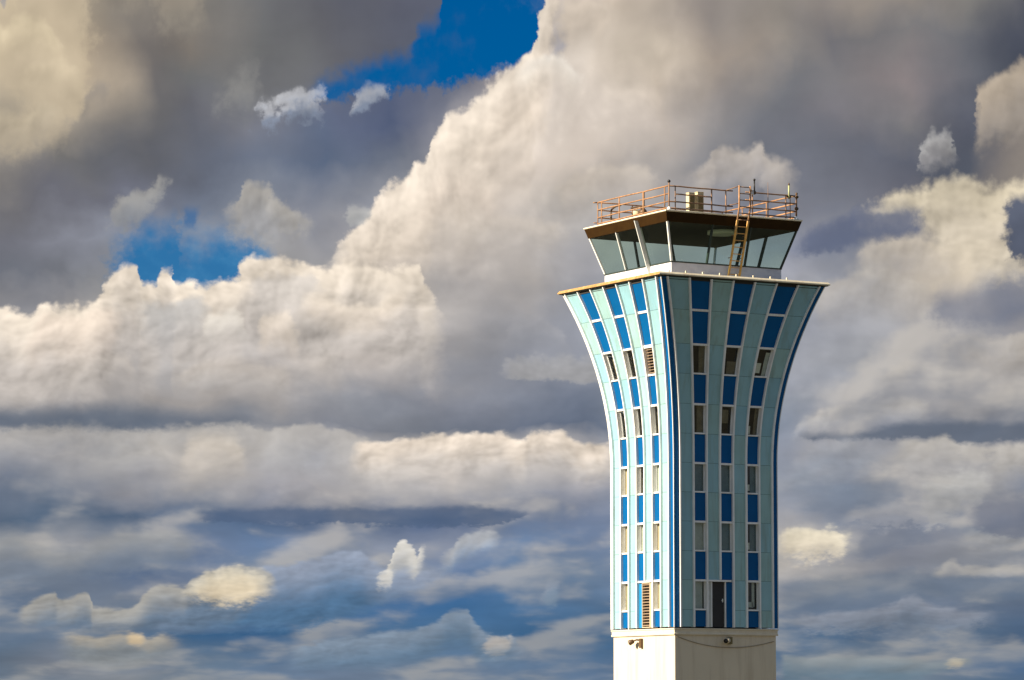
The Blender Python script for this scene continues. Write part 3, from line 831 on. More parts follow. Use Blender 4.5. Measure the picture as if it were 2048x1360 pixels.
def P3(f, x, z, d):
    n, t = FACES[f]
    r = hw(z) + d
    return (n[0] * r + t[0] * x, n[1] * r + t[1] * x, z)


def mul(k, z):
    w = hw(z) - CS
    return -w + k * 2 * w / 7


def slab(mb, f, xa, xb, z0, z1, d0, d1, mi=0, n=None):
    """Curved slab on face f between two side lines, from depth d0 (inner) to d1 (outer)."""
    xa = xa if callable(xa) else (lambda z, q=xa: q)
    xb = xb if callable(xb) else (lambda z, q=xb: q)
    n = n or (1 if z1 <= Z0 else max(2, int((z1 - max(z0, Z0)) / 0.3)))
    zs = [z0 + (z1 - z0) * i / n for i in range(n + 1)]
    mb.rings([[P3(f, xa(z), z, d1), P3(f, xb(z), z, d1), P3(f, xb(z), z, d0), P3(f, xa(z), z, d0)] for z in zs], mi)


J = [0.06, 0.84, 2.19, 3.51, 4.86, 6.19, 7.53, 8.86, 10.21, 11.56, 12.89, 14.39, ZT]
KIND = "bwbwbwbwbwbb"
MW, MD = 0.036, 0.11
left_of = lambda k: (lambda z: mul(k, z) + MW + 0.002)
right_of = lambda k: (lambda z: mul(k + 1, z) - MW - 0.002)

b = MB()
b.square([(2.72, GROUND_Z + 0.02), (2.72, -0.302)])
base_wall = b.build("base_wall", M["wall"], tower)
b = MB()
b.square([(2.70, -0.30), (2.795, -0.30), (2.805, -0.24), (2.78, -0.20), (2.785, -0.06), (2.815, -0.05), (2.815, 0.0), (2.5, 0.02)])
b.build("base_ledge", M["ledge"], tower)
b = MB()
zs = [0.0 + 15.7 * i / 24 for i in range(25)]
b.square([(hw(z) - 0.75, z) for z in zs])
b.build("inner_wall", M["dark"], tower)
b = MB()
for z in J[1::2] + [13.6]:
    b.square([(hw(z) - 0.74, z - 0.06), (hw(z) - 0.10, z - 0.055), (hw(z) - 0.10, z + 0.055), (hw(z) - 0.74, z + 0.06)], cap=False)
b.build("floor_slab", M["dark"], tower)

rnd = random.Random(4)
# what hangs behind the glass: (face, column, row) -> [(from, to, material, bottom, top)] as shares of the opening
BL = {}
for key, val in {
    (0, 0, 9): [(0.6, 1.0, "brownblind", 0, 1)], (0, 0, 7): [(0.45, 1.0, "brownblind", 0, 1)], (0, 0, 5): [(0.0, 1.0, "bluegrey", 0, 1)],
    (0, 0, 3): [(0.0, 1.0, "greyblind", 0, 1)], (0, 0, 1): [(0.12, 0.9, "greyblind", 0, 1)],
    (0, 1, 9): [(0.35, 1.0, "brownblind", 0, 0.5)], (0, 1, 7): [(0.25, 0.8, "brownblind", 0.4, 0.9)], (0, 1, 5): [(0.0, 1.0, "bluegrey", 0, 1)],
    (0, 1, 3): [(0.0, 1.0, "bluegrey", 0, 1)],
    (0, 2, 9): [(0.05, 0.55, "paper", 0.12, 0.5), (0.72, 1.0, "greyblind", 0, 0.9)], (0, 2, 7): [(0.0, 0.42, "paper", 0.04, 0.34), (0.7, 1.0, "brownblind", 0, 1)],
    (0, 2, 5): [(0.05, 0.45, "paper", 0.08, 0.32), (0.5, 1.0, "bluegrey", 0, 1)], (0, 2, 3): [(0.05, 0.42, "paper", 0.06, 0.32), (0.45, 1.0, "bluegrey", 0, 1)],
    (0, 2, 1): [(0.6, 0.85, "greyblind", 0.1, 1), (0.05, 0.7, "greyblind", 0.08, 0.28), (0.0, 0.35, "brownblind", 0.5, 0.95)],
    (1, 0, 9): [(0.3, 1.0, "brownblind", 0, 0.8)], (1, 1, 9): [(0.45, 1.0, "beige", 0, 1)], (1, 0, 7): [(0.5, 1.0, "brownblind", 0, 1)],
    (1, 1, 7): [(0.5, 1.0, "beige", 0, 1)], (1, 2, 7): [(0.2, 0.9, "brownblind", 0, 0.8)], (1, 0, 5): [(0.0, 0.5, "beige", 0, 1)],
    (1, 1, 5): [(0.62, 1.0, "beige", 0, 1)], (1, 2, 5): [(0.0, 0.6, "greyblind", 0, 1)], (1, 0, 3): [(0.0, 0.55, "beige", 0, 1)],
    (1, 1, 3): [(0.0, 0.5, "greyblind", 0, 1), (0.6, 0.9, "brownblind", 0, 1)], (1, 2, 3): [(0.0, 0.6, "beige", 0, 1)],
    (1, 0, 1): [(0.0, 0.5, "beige", 0, 1)], (1, 2, 1): [(0.0, 1.0, "beige", 0, 1)],
}.items():
    BL[key] = val


def lerp_side(k, s):
    return lambda z: (mul(k, z) + MW + 0.03) * (1 - s) + (mul(k + 1, z) - MW - 0.03) * s


def window(f, c, r):
    k = 2 * c + 1
    z0, z1 = J[r], J[r + 1]
    fr = MB()
    za, zb = z0 + 0.05, z1 - 0.06
    slab(fr, f, left_of(k), lambda z: left_of(k)(z) + 0.03, za, zb, -0.16, -0.10)
    slab(fr, f, lambda z: right_of(k)(z) - 0.03, right_of(k), za, zb, -0.16, -0.10)
    slab(fr, f, left_of(k), right_of(k), z0 - 0.02, za, -0.16, 0.035)
    slab(fr, f, left_of(k), right_of(k), zb, z1 + 0.03, -0.16, 0.045)
    w = fr.build("window", M["white"], tower)
    p = MB()
    slab(p, f, lambda z: left_of(k)(z) + 0.031, lambda z: right_of(k)(z) - 0.031, za + 0.001, zb - 0.001, -0.135, -0.125)
    p.build("pane", M["pane"], w)
    for a, e, mt, y0, y1 in BL.get((f, c, r), []):
        q = MB()
        h = zb - za
        slab(q, f, lerp_side(k, a), lerp_side(k, e), za + h * y0 + 0.004, za + h * y1 - 0.004, -0.19, -0.175)
        q.build("blind", M[mt], w)


def louvre(mb, f, xa, xb, z0, z1, n, mi_s=0, mi_f=1, mi_b=2):
    """Frame, tilted slats and dark backing."""
    fw = 0.035
    slab(mb, f, xa, xa + fw, z0, z1, -0.12, 0.02, mi_f)
    slab(mb, f, xb - fw, xb, z0, z1, -0.12, 0.02, mi_f)
    slab(mb, f, xa + fw, xb - fw, z0, z0 + fw, -0.12, 0.02, mi_f)
    slab(mb, f, xa + fw, xb - fw, z1 - fw, z1, -0.12, 0.02, mi_f)
    slab(mb, f, xa + fw, xb - fw, z0 + fw, z1 - fw, -0.119, -0.11, mi_b)
    h = (z1 - z0 - 2 * fw) / n
    for i in range(n):
        z = z0 + fw + h * (i + 0.5)
        mb.rings([[P3(f, x, z - 0.10 * h, 0.012), P3(f, x, z + 0.08 * h, 0.012), P3(f, x, z + 0.26 * h, -0.08), P3(f, x, z + 0.16 * h, -0.08)] for x in (xa + fw, xb - fw)], mi_s)


for f in (0, 1):
    # mullions, cut short above the doors
    for k in range(8):
        z0 = 0.05
        if f == 0 and k == 3: z0 = 2.225
        if f == 1 and k == 4: z0 = 2.225
        mb = MB()
        slab(mb, f, lambda z: mul(k, z) - MW, lambda z: mul(k, z) + MW, z0, ZT, -0.17, MD)
        mb.build("mullion", M["white"], tower)
    # pale bays
    for k in (0, 2, 4, 6):
        mb = MB()
        for r in range(12):
            z0, z1 = J[r] + 0.008, J[r + 1] - 0.008
            if (f, k) in ((0, 2), (1, 4)) and r < 2:
                continue
            slab(mb, f, left_of(k), right_of(k), z0, z1, -0.06, 0.0, rnd.choice((0, 0, 2, 3)))
            slab(mb, f, left_of(k), right_of(k), z1, z1 + 0.016, -0.06, -0.012, 1)
        mb.build("pale_panel", [M["pale"], M["seam"], M["paleb"], M["palec"]], tower)
    # blue bays
    for c in range(3):
        k = 2 * c + 1
        tr = MB()
        for r in range(12):
            if c == 1 and r == 0:
                continue
            if KIND[r] == "w":
                if c == 1 and r == 1:
                    continue
                if (f, c, r) == (1, 2, 9):
                    mb = MB()
                    slab(mb, f, left_of(k), right_of(k), J[r] - 0.02, J[r] + 0.06, -0.2, 0.035, 1)
                    slab(mb, f, left_of(k), right_of(k), J[r + 1] - 0.10, J[r + 1] + 0.035, -0.2, 0.045, 1)
                    n = 9
                    h = (J[r + 1] - 0.10 - J[r] - 0.06) / n
                    for i in range(n):
                        z = J[r] + 0.06 + h * (i + 0.5)
                        mb.rings([[P3(f, q(z), z - 0.11 * h, -0.03), P3(f, q(z), z + 0.09 * h, -0.03), P3(f, q(z), z + 0.26 * h, -0.13), P3(f, q(z), z + 0.16 * h, -0.13)] for q in (left_of(k), right_of(k))], 0)
                    slab(mb, f, left_of(k), right_of(k), J[r] + 0.06, J[r + 1] - 0.10, -0.2, -0.19, 2)
                    mb.build("louvre_vent", [M["slat"], M["white"], M["black"]], tower)
                    continue
                window(f, c, r)
            else:
                z0 = J[r] + (0.037 if r else 0.02)
                z1 = J[r + 1] - (0.022 if r < 11 and KIND[r + 1] == "w" else 0.03)
                if r == 10:
                    z0, z1 = J[r] + 0.037, J[r + 1] - 0.051
                if r == 11:
                    z0 = J[r] + 0.051
                mb = MB()
                slab(mb, f, left_of(k), right_of(k), z0, z1, -0.07, -0.02)
                mb.build("blue_panel", M["blue"], tower)
        slab(tr, f, left_of(k), right_of(k), J[11] - 0.05, J[11] + 0.05, -0.08, 0.02)
        tr.build("transom", M["white"], tower)
    # corner strips
    for side in (0, 1):
        mb = MB()
        pale = f == 1 and side == 0
        if side == 0:
            slab(mb, f, lambda z: -hw(z) + 0.023, lambda z: mul(0, z) - MW - 0.002, 0.05, ZT, -0.10, 0.0)
        else:
            slab(mb, f, lambda z: mul(7, z) + MW + 0.002, lambda z: hw(z) - 0.023, 0.05, ZT, -0.10, 0.0)
        mb.build("corner_strip", M["white"] if pale else M["blue"], tower)

# simpler cladding on the two far faces
for f in (2, 3):
    mb = MB()
    for k in range(8):
        slab(mb, f, lambda z: mul(k, z) - MW, lambda z: mul(k, z) + MW, 0.05, ZT, -0.2, MD, 0)
    for k in range(7):
        for r in range(12):
            mi = 1 if k % 2 == 0 else (3 if KIND[r] == "w" else 2)
            d = -0.12 if mi == 3 else (-0.02 if mi == 2 else 0.0)
            slab(mb, f, left_of(k), right_of(k), J[r] + 0.02, J[r + 1] - 0.02, d - 0.05, d, mi)
            if k % 2:
                slab(mb, f, left_of(k), right_of(k), J[r + 1] - 0.019, J[r + 1] + 0.019, -0.2, 0.03, 0)
    slab(mb, f, lambda z: -hw(z) + 0.023, lambda z: mul(0, z) - MW - 0.002, 0.05, ZT, -0.10, 0.0, 2)
    slab(mb, f, lambda z: mul(7, z) + MW + 0.002, lambda z: hw(z) - 0.023, 0.05, ZT, -0.10, 0.0, 2)
    mb.build("rear_cladding", [M["white"], M["pale"], M["blue"], M["door"]], tower)

# white beads on the four corners
for sx, sy in ((-1, -1), (1, -1), (1, 1), (-1, 1)):
    mb = MB()
    zs = [0.03] + [Z0 + (ZT - Z0) * i / 20 for i in range(21)]
    q = 0.022
    mb.rings([[(sx * (hw(z) - q), sy * (hw(z) - q), z), (sx * (hw(z) + 0.02), sy * (hw(z) - q), z), (sx * (hw(z) + 0.02), sy * (hw(z) + 0.02), z), (sx * (hw(z) - q), sy * (hw(z) + 0.02), z)] for z in zs])
    mb.build("corner_bead", M["white"], tower)

# --- ground-row openings
hd = MB()
slab(hd, 0, -1.02, 0.22, 2.13, 2.21, -0.2, 0.09)
hd.build("door_header", M["white"], tower)
df = MB()
slab(df, 0, -0.83, -0.785, 0.06, 2.12, -0.2, 0.03)
slab(df, 0, -0.085, -0.04, 0.06, 2.12, -0.2, 0.03)
dframe = df.build("door_frame", M["white"], tower)
d = MB()
slab(d, 0, -0.78, -0.09, 0.06, 2.11, -0.12, -0.07)
door = d.build("door", M["door"], tower)
hnd = MB()
hnd.tube([P3(0, -0.17, 1.28, -0.07), P3(0, -0.17, 1.28, -0.02), P3(0, -0.26, 1.28, -0.015)], 0.018)
slab(hnd, 0, -0.20, -0.14, 1.2, 1.36, -0.069, -0.06)
hnd.build("handle", M["post"], door)
mb = MB()
slab(mb, 0, -0.035, lambda z: mul(4, z) - MW - 0.002, 0.06, 2.12, -0.08, -0.02)
mb.build("blue_panel", M["blue"], tower)
mb = MB()
slab(mb, 0, lambda z: mul(2, z) + MW + 0.002, -0.835, 0.06, 2.12, -0.08, -0.03)
mb.build("side_panel", M["greyblind"], tower)
hd = MB()
slab(hd, 1, -0.30, 1.02, 2.13, 2.21, -0.2, 0.06)
hd.build("door_header", M["white"], tower)
mb = MB()
slab(mb, 1, lambda z: mul(3, z) + MW + 0.002, 0.0, 0.06, 2.12, -0.08, -0.02)
mb.build("teal_panel", M["teal"], tower, "bright teal narrow panel beside louvred door")
mb = MB()
louvre(mb, 1, 0.005, 0.70, 0.06, 2.12, 15)
mb.build("louvre_door", [M["slat"], M["beige"], M["black"]], tower)
mb = MB()
slab(mb, 1, 0.705, lambda z: mul(5, z) - MW - 0.002, 0.06, 2.12, -0.08, -0.01)
mb.build("side_panel", M["beige"], tower)

# --- deck on top of the flare
DB, DZ = 4.62, 15.80
mb = MB()
mb.square([(4.40, ZT - 0.10), (4.40, ZT + 0.005), (4.56, DZ), (4.56, DZ + 0.15)])
mb.build("deck_slab", [M["soffit"]], tower)
mb = MB()
mb.square([(4.40, DZ + 0.151), (4.40, DZ + 0.16)])
mb.build("deck_floor", M["concrete"], tower)
for f in range(4):
    n, t = FACES[f]
    prof = [(4.561, DZ + 0.03), (4.62, DZ + 0.035), (4.625, DZ + 0.09), (4.55, DZ + 0.175), (4.42, DZ + 0.175), (4.42, DZ + 0.165), (4.561, DZ + 0.152)]
    mb = MB()
    rings = []
    for sg in (-1, 1):
        rings.append([(n[0] * r + t[0] * sg * (r - 0.001), n[1] * r + t[1] * sg * (r - 0.001), z) for r, z in prof])
    mb.rings(rings)
    mb.build("deck_edge", M["gold"] if f == 1 else M["cream"], tower, "rust stained golden deck edge" if f == 1 else ("pale cream deck edge" if f == 0 else None))
for x in (-4.05, -3.15, -2.25, -1.34, -0.45, 0.47, 1.40, 2.3):
    mb = MB()
    mb.box(x - 0.025, x + 0.025, -4.53, -4.48, DZ + 0.17, DZ + 0.28, bev=0.008)
    mb.build("edge_bracket", M["cream"], tower)

# --- cab
CZ0, CB, SL = 16.68, 2.99, 0.308
cb = lambda z: CB + (z - CZ0) * SL
mb = MB()
mb.square([(CB - 0.02, 15.965), (CB, 15.97), (CB, CZ0 - 0.03)], cap=False)
mb.square([(CB - 0.18, 15.965), (CB - 0.18, CZ0 - 0.03)], cap=False)
mb.build("cab_wall", M["cabwall"], tower)
mb = MB()
for f in range(4):
    n, t = FACES[f]
    mb.rings([[(n[0] * r + t[0] * sg * r, n[1] * r + t[1] * sg * r, z) for r, z in ((CB - 0.2, CZ0 - 0.029), (CB + 0.02, CZ0 - 0.029), (CB + 0.03, CZ0 + 0.03), (CB - 0.2, CZ0 + 0.03))] for sg in (-1, 1)])
mb.build("window_sill", M["shadepost"], tower)
mb = MB()
mb.square([(CB - 0.19, 16.0), (CB - 0.19, 16.03)])
mb.build("cab_floor", M["dark"], tower)
ZH = 18.43


def cabslab(mb, f, xa, xb, z0, z1, d0, d1, mi=0):
    n, t = FACES[f]
    rg = []
    for z in (z0, z1):
        r = cb(z)
        A = xa(z) if callable(xa) else xa
        B = xb(z) if callable(xb) else xb
        rg.append([(n[0] * (r + d) + t[0] * x, n[1] * (r + d) + t[1] * x, z) for x, d in ((A, d1), (B, d1), (B, d0), (A, d0))])
    mb.rings(rg, mi)


for f in range(4):
    for x in (-1.06, 1.0):
        mb = MB()
        xx = x if f in (0, 1) else -x
        cabslab(mb, f, xx - 0.028, xx + 0.028, CZ0 + 0.031, ZH, -0.13, 0.02)
        mb.build("cab_mullion", M["post"] if f in (1,) else M["shadepost"], tower)  # pale on the sunlit face, shade painted in on the others
    xs = [lambda z: -cb(z) + 0.075, -1.06 if f in (0, 1) else -1.0, 1.0 if f in (0, 1) else 1.06, lambda z: cb(z) - 0.075]
    for i in range(3):
        a = xs[i] if callable(xs[i]) else xs[i] + 0.03
        e = xs[i + 1] if callable(xs[i + 1]) else xs[i + 1] - 0.03
        mb = MB()
        cabslab(mb, f, a, e, CZ0 + 0.032, ZH - 0.002, -0.065, -0.055)
        mb.build("cab_window", M["glass"], tower)
for sx, sy in ((-1, -1), (1, -1), (1, 1), (-1, 1)):
    mb = MB()
    rg = []
    for z in (CZ0 + 0.031, ZH):
        r = cb(z)
        rg.append([(sx * (r - 0.07), sy * (r - 0.07), z), (sx * (r + 0.02), sy * (r - 0.07), z), (sx * (r + 0.02), sy * (r + 0.02), z), (sx * (r - 0.07), sy * (r + 0.02), z)])
    mb.rings(rg)
    mb.build("cab_post", M["shadepost"] if (sx, sy) == (1, -1) else M["post"], tower)  # right-hand post coloured dark for its shaded look
mb = MB()
cabslab(mb, 1, 1.09, 1.14, 16.05, 18.72, 0.03, 0.22)
mb.build("cab_fin", M["post"], tower)
mb = MB()
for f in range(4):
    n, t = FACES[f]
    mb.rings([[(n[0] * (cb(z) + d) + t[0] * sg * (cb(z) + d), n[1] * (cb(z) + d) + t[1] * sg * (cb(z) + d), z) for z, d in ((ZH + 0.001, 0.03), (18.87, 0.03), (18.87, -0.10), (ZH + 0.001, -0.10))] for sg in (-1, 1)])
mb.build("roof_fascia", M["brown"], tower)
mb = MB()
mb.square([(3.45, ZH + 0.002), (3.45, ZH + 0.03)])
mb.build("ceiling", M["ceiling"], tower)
mb = MB()
mb.square([(3.55, 18.75), (3.70, 18.872), (3.72, 18.885), (3.72, 18.93), (3.68, 18.945)])
mb.build("roof_flashing", M["cream"], tower)
mb = MB()
mb.square([(3.66, 18.9455), (3.66, 18.955)])
mb.build("cab_roof", M["roof"], tower)
ROOF = 18.956

lamp = MB()  # flat pale disc just below the cab ceiling
lamp.lathe((0.30, -2.15, 18.20), [(0.62, 0.0), (0.70, 0.03), (0.70, 0.19), (0.60, 0.215)], 28)
lamp.lathe((0.30, -2.15, 18.41), [(0.06, 0.0), (0.06, 0.02)], 12)
tag(lamp.build("ceiling_disc", M["discgrey"]), "round pale disc behind the cab glass left of the ladder", "lamp")

# ================================================================== roof railing
rail = thing("roof_railing", (0, 0, ROOF), "rusty pipe railing round the flat cab roof", "railing")
X0, X1, Y0, Y1 = -3.37, 3.56, -3.37, 2.98
RZ = (20.09, 19.73, 19.37, 19.08)
rr_ = 0.033


def railpost(x, y, z1=20.10, r=0.028, m="rust"):
    mb = MB()
    mb.tube([(x, y, ROOF + 0.002), (x, y, z1)], r)
    mb.lathe((x, y, ROOF), [(0.06, 0.0), (0.06, 0.02), (0.035, 0.03)], 10)
    mb.build("post", M[m], rail)


for x, y, r in ((X0, Y1, 0.028), (X0, 2.62, 0.028), (X0, 1.0, 0.03), (X0, -1.19, 0.055), (X0, -3.05, 0.03)):
    railpost(x, y, r=r)
for x, r, m in ((-3.0, 0.026, "greyrust"), (-1.04, 0.034, "greyrust"), (-0.27, 0.03, "greyrust"), (1.18, 0.03, "greyrust"), (3.02, 0.028, "greyrust"), (3.26, 0.022, "greyrust")):
    railpost(x, Y0, r=r, m=m)
for x in (X0 + 1.9, 0.3, 2.1, X1):
    railpost(x, Y1)
for y in (1.2, -0.9):
    railpost(X1, y)
for z in RZ:
    for pts, m in (([(X0, Y1, z), (X0, Y0, z)], "rust"), ([(X0, Y0, z), (0.10, Y0, z)], "greyrust"), ([(0.80, Y0, z), (X1, Y0, z)], "greyrust"), ([(X1, Y0, z), (X1, Y1, z)], "rust"), ([(X1, Y1, z), (X0, Y1, z)], "rust")):
        if z == RZ[1] and m == "greyrust" and pts[0][0] == X0:
            pts = [(-3.0, Y0, z), (-1.04, Y0, z)]
        sgm = 6
        pp = [tuple(pts[0][i] + (pts[1][i] - pts[0][i]) * q / sgm + (0.012 * rnd.uniform(-1, 1) if i == 2 and 0 < q < sgm else 0) for i in range(3)) for q in range(sgm + 1)]
        mb = MB()
        mb.tube(pp, rr_)
        mb.build("rail", M[m], rail)
for a, e in (((-0.27, Y0, 20.09), (0.10, -3.92, 20.24)), ((-0.27, Y0, 19.37), (0.08, -3.91, 19.45)), ((1.18, Y0, 20.09), (0.70, -3.92, 20.24))):
    mb = MB()
    mb.tube([a, e], 0.022)
    mb.build("gate_bar", M["greyrust"], rail)
mb = MB()
mb.tube([(X0, Y1 + 0.02, 20.09), (X0 - 0.22, Y1 + 0.04, 20.08)], 0.03)
mb.tube([(X0, Y1 + 0.02, 19.12), (X0 - 0.2, Y1 + 0.04, 19.12)], 0.025)
mb.build("rail_stub", M["rust"], rail)

# corner lamps standing on the roof corners
cl = thing("obstruction_lamp", (X0, Y0 - 0.06, ROOF), "slim dark lamp pole with black ball tip on nearest roof corner", "lamp")
mb = MB(); mb.tube([(X0, Y0 - 0.06, ROOF + 0.08), (X0, Y0 - 0.06, 20.22)], 0.034); mb.build("pole", M["greyrust"], cl)
mb = MB(); mb.ball((X0, Y0 - 0.06, 20.29), 0.075); mb.build("lamp_head", M["black"], cl)
mb = MB(); mb.lathe((X0, Y0 - 0.06, ROOF), [(0.11, 0.0), (0.10, 0.06), (0.05, 0.16)], 12); mb.build("base", M["white"], cl)
c2 = thing("obstruction_lamp", (X1 + 0.03, Y0, ROOF), "stubby dark lamp pole with two knobs on white foot at roof corner above blue strip", "lamp")
mb = MB(); mb.tube([(X1 + 0.03, Y0, ROOF + 0.14), (X1 + 0.05, Y0, 19.5), (X1 + 0.06, Y0, 20.2)], [0.05, 0.04, 0.035]); mb.build("pole", M["greyrust"], c2)
mb = MB(); mb.ball((X1 + 0.06, Y0, 20.05), 0.10, sz=0.8); mb.ball((X1 + 0.05, Y0, 19.50), 0.10, sz=0.9); mb.ball((X1 + 0.06, Y0, 20.2), 0.06); mb.build("lamp_head", M["bronze"], c2)
mb = MB(); mb.lathe((X1 + 0.03, Y0, ROOF), [(0.12, 0.0), (0.12, 0.08), (0.07, 0.16), (0.03, 0.2)], 12); mb.build("base", M["white"], c2)

# antennas
a1 = thing("antenna", (1.25, -3.43, 19.95), "stubby black stick antenna clamped to railing just beside the ladder top", "antenna")
mb = MB(); mb.tube([(1.25, -3.44, 20.10), (1.25, -3.44, 20.66)], 0.036); mb.ball((1.25, -3.44, 20.68), 0.058); mb.build("rod", M["black"], a1)
mb = MB(); mb.lathe((1.25, -3.44, 19.99), [(0.03, 0), (0.075, 0.04), (0.075, 0.14), (0.04, 0.19)], 12); mb.build("clamp", M["bronze"], a1)
mb = MB(); mb.box(1.02, 1.17, -3.50, -3.41, 19.98, 20.22, bev=0.015); mb.build("junction_box", M["cabwall"], a1)
a2 = MB()
a2.tube([(2.0, -3.43, ROOF + 0.01), (2.0, -3.43, 19.8), (2.0, -3.43, 20.62)], [0.02, 0.016, 0.008])
a2.lathe((2.0, -3.43, ROOF), [(0.07, 0), (0.06, 0.03), (0.025, 0.06)], 10)
tag(a2.build("antenna", M["greyrust"]), "thin grey whip antenna rising midway along the railing right of the ladder", "antenna")
a3 = thing("antenna", (3.16, -3.43, 19.6), "pale green tube antenna strapped to paired railing posts", "antenna")
mb = MB(); mb.tube([(3.16, -3.43, 19.92), (3.16, -3.43, 20.55)], 0.042); mb.build("tube", M["green"], a3)
mb = MB(); mb.lathe((3.16, -3.43, 20.55), [(0.04, 0), (0.036, 0.07), (0.02, 0.12)], 10); mb.build("cap", M["bronze"], a3)
mb = MB(); mb.box(3.0, 3.28, -3.45, -3.41, 19.98, 20.06); mb.build("clamp", M["bronze"], a3)

# ladder
lad = thing("ladder", (0.3, -3.25, 16.4), "yellow rusty ladder leaning on the cab glass up to the roof", "ladder")
LY = lambda z: -(cb(z) + 0.29)
for x0, x1, x2 in ((0.0, 0.02, 0.10), (0.60, 0.61, 0.70)):
    mb = MB()
    zs = [16.0, 16.6, 17.4, 18.2, 18.67]
    rg = []
    path = [(x0 + (x1 - x0) * (z - 16.0) / 2.67, LY(z), z) for z in zs] + [(x2, -3.93, 19.3), (x2, -3.94, 20.28)]
    for x, y, z in path:
        rg.append([(x - 0.045, y - 0.03, z), (x + 0.045, y - 0.03, z), (x + 0.045, y + 0.03, z), (x - 0.045, y + 0.03, z)])
    mb.rings(rg[:5])
    mb.build("side_rail", M["yellow"], lad)
    mb = MB()
    mb.tube(path[4:], 0.04)
    mb.build("side_rail", M["rust"], lad, "rust brown rail above the roof edge")
z = 16.25
while z < 20.25:
    t = max(0.0, (z - 18.67) / 0.6)
    xo = 0.015 if z < 18.67 else 0.02 + 0.08 * min(1, t)
    y = LY(z) if z < 18.67 else -3.93
    mb = MB()
    mb.tube([(xo + 0.03, y, z), (xo + 0.57, y, z)], 0.02 if z < 18.67 else 0.024)
    mb.build("rung", M["greyrust"] if z > 18.67 else M["yellow"], lad)
    z += 0.305
for z in (17.0, 18.0):
    mb = MB()
    for x in (0.0, 0.6):
        mb.tube([(x, LY(z), z), (x, -cb(z) - 0.025, z)], 0.018)
    mb.build("standoff", M["greyrust"], lad)

# air conditioners
def ac(x, top, label):
    t = thing("equipment_cabinet", (x + 0.16, -2.45, ROOF), label, "cabinet", "tall cabinets on the roof")
    mb = MB()
    mb.box(x, x + 0.32, -2.60, -2.34, ROOF + 0.05, top, bev=0.015)
    mb.box(x - 0.012, x + 0.332, -2.612, -2.328, top + 0.001, top + 0.03, bev=0.008)
    for q in (x + 0.03, x + 0.25):
        mb.box(q, q + 0.04, -2.58, -2.36, ROOF, ROOF + 0.049)
    mb.build("casing", M["acbox"], t)
    mb = MB()
    n = 14
    for i in range(n):
        z0 = ROOF + 0.12 + (top - ROOF - 0.22) * i / n
        mb.box(x + 0.03, x + 0.29, -2.622, -2.602, z0, z0 + 0.045)
    mb.build("grille", M["olive"], t)


ac(-1.78, 19.97, "cream cabinet with olive front grille, the lower of two on the roof")
ac(-1.31, 20.03, "cream cabinet with dark front grille, the taller of two on the roof")

# searchlight and gooseneck
sl = thing("searchlight", (-2.7, 0.1, ROOF), "cream and bronze searchlight on a low stand behind the sunlit railing", "searchlight")
mb = MB(); mb.lathe((-2.72, 0.48, 19.33), [(0.02, -0.16), (0.13, -0.14), (0.16, 0.0), (0.16, 0.12)], 16, axis=(-0.35, 0.9, 0.15)); mb.build("lamp_head", M["acbox"], sl)
mb = MB(); mb.lathe((-2.72, -0.05, 19.30), [(0.10, -0.20), (0.15, -0.16), (0.17, 0.10), (0.11, 0.16)], 16, axis=(0.1, -1, 0)); mb.build("motor_housing", M["bronze"], sl)
mb = MB(); mb.tube([(-2.7, 0.1, ROOF), (-2.7, 0.1, 19.6)], 0.06); mb.tube([(-2.75, 0.95, 19.62), (-2.72, 0.5, 19.62), (-2.7, 0.0, 19.52)], 0.04); mb.box(-2.9, -2.5, -0.2, 0.5, ROOF, ROOF + 0.05); mb.build("stand", M["bronze"], sl)
gp = MB()
gp.tube([(-2.7, 3.38 - 0.5, ROOF), (-2.7, 2.88, 19.66), (-2.7, 2.86, 19.74), (-2.7, 2.80, 19.80), (-2.7, 2.6, 19.86), (-2.7, 2.35, 19.90), (-2.7, 2.0, 19.89)], 0.045)
tag(gp.build("vent_pipe", M["bronze"]), "bent brown vent pipe on the roof at the sunlit railing's far end", "pipe")
hp = MB()
hp.tube([(1.9, 0.6, ROOF + 0.12), (2.2, -1.2, ROOF + 0.28), (2.5, -2.8, ROOF + 0.14)], 0.03)
hp.tube([(0.2, -2.9, ROOF + 0.10), (-0.6, -2.6, ROOF + 0.12), (-0.8, -1.0, ROOF + 0.12)], 0.035)
hp.tube([(2.5, -2.8, ROOF), (2.5, -2.8, ROOF + 0.15)], 0.025)
hp.tube([(1.9, 0.6, ROOF), (1.9, 0.6, ROOF + 0.13)], 0.025)
hp.tube([(-0.8, -1.0, ROOF), (-0.8, -1.0, ROOF + 0.13)], 0.025)
hp.tube([(0.2, -2.9, ROOF), (0.2, -2.9, ROOF + 0.11)], 0.025)
tag(hp.build("conduit", M["rust"]), "rust red conduit lying low across the roof behind the ladder", "conduit")

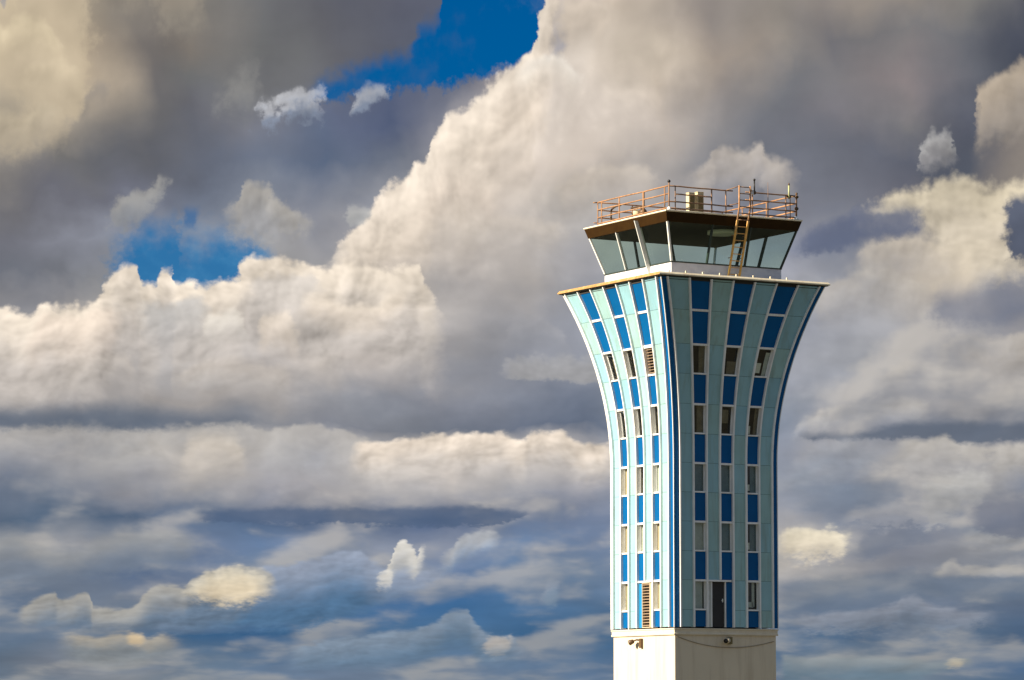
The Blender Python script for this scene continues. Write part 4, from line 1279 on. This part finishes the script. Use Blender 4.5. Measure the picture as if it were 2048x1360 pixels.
# ================================================================== base fittings
fl = thing("floodlight", (-2.72, 0.35, -0.55), "bronze floodlight angled down on the sunlit cream base wall", "floodlight")
mb = MB(); mb.lathe((-3.02, 0.62, -0.58), [(0.04, -0.14), (0.10, -0.10), (0.13, 0.09), (0.12, 0.11)], 14, axis=(-0.55, 0.75, -0.38)); mb.build("lamp_head", M["bronze"], fl)
mb = MB(); mb.lathe((-3.08, 0.70, -0.622), [(0.105, 0.0), (0.10, 0.015)], 14, axis=(-0.55, 0.75, -0.38)); mb.build("lens", M["lens"], fl)
mb = MB(); mb.tube([(-2.725, 0.30, -0.50), (-2.90, 0.36, -0.48), (-2.97, 0.52, -0.53)], 0.04); mb.build("arm", M["bronze"], fl)
mb = MB(); mb.box(-2.84, -2.722, 0.07, 0.25, -0.86, -0.42, bev=0.015); mb.build("ballast_box", M["bronze"], fl)
fr_ = thing("floodlight", (0.0, -2.72, -0.55), "dull cream floodlight with dark lens on the shaded base wall", "floodlight")
mb = MB(); mb.lathe((-0.10, -3.0, -0.55), [(0.05, -0.17), (0.11, -0.12), (0.15, 0.09), (0.135, 0.115)], 14, axis=(-0.85, -0.5, -0.12)); mb.build("lamp_head", M["wall"], fr_)
mb = MB(); mb.lathe((-0.212, -3.066, -0.566), [(0.115, 0.0), (0.11, 0.022)], 14, axis=(-0.85, -0.5, -0.12)); mb.build("lens", M["black"], fr_)
mb = MB(); mb.tube([(0.05, -2.725, -0.42), (0.04, -2.88, -0.42), (-0.02, -2.96, -0.50)], 0.04); mb.build("arm", M["olive"], fr_)
mb = MB(); mb.box(0.0, 0.28, -2.85, -2.722, -0.70, -0.38, bev=0.015); mb.build("ballast_box", M["olive"], fr_)
cbm = MB()
pp = []
for i in range(25):
    t = i / 24
    x = -2.66 + t * 5.28
    z = -0.36 - 0.19 * t - 0.42 * 4 * t * (1 - t) * (1.0 - 0.1 * t)
    pp.append((x, -2.742, z))
cbm.tube(pp, 0.016, 6)
tag(cbm.build("cable", M["cable"]), "slack brown cable sagging across the shaded base wall", "cable")

# ================================================================== sun
sd = bpy.data.lights.new("sun", "SUN")
sd.energy = 5.0
sd.angle = R(0.53)
sd.color = (1.0, 0.86, 0.68)
so = bpy.data.objects.new("sun", sd)
COL.objects.link(so)
so.rotation_euler = SUN_DIR.to_track_quat("Z", "Y").to_euler()
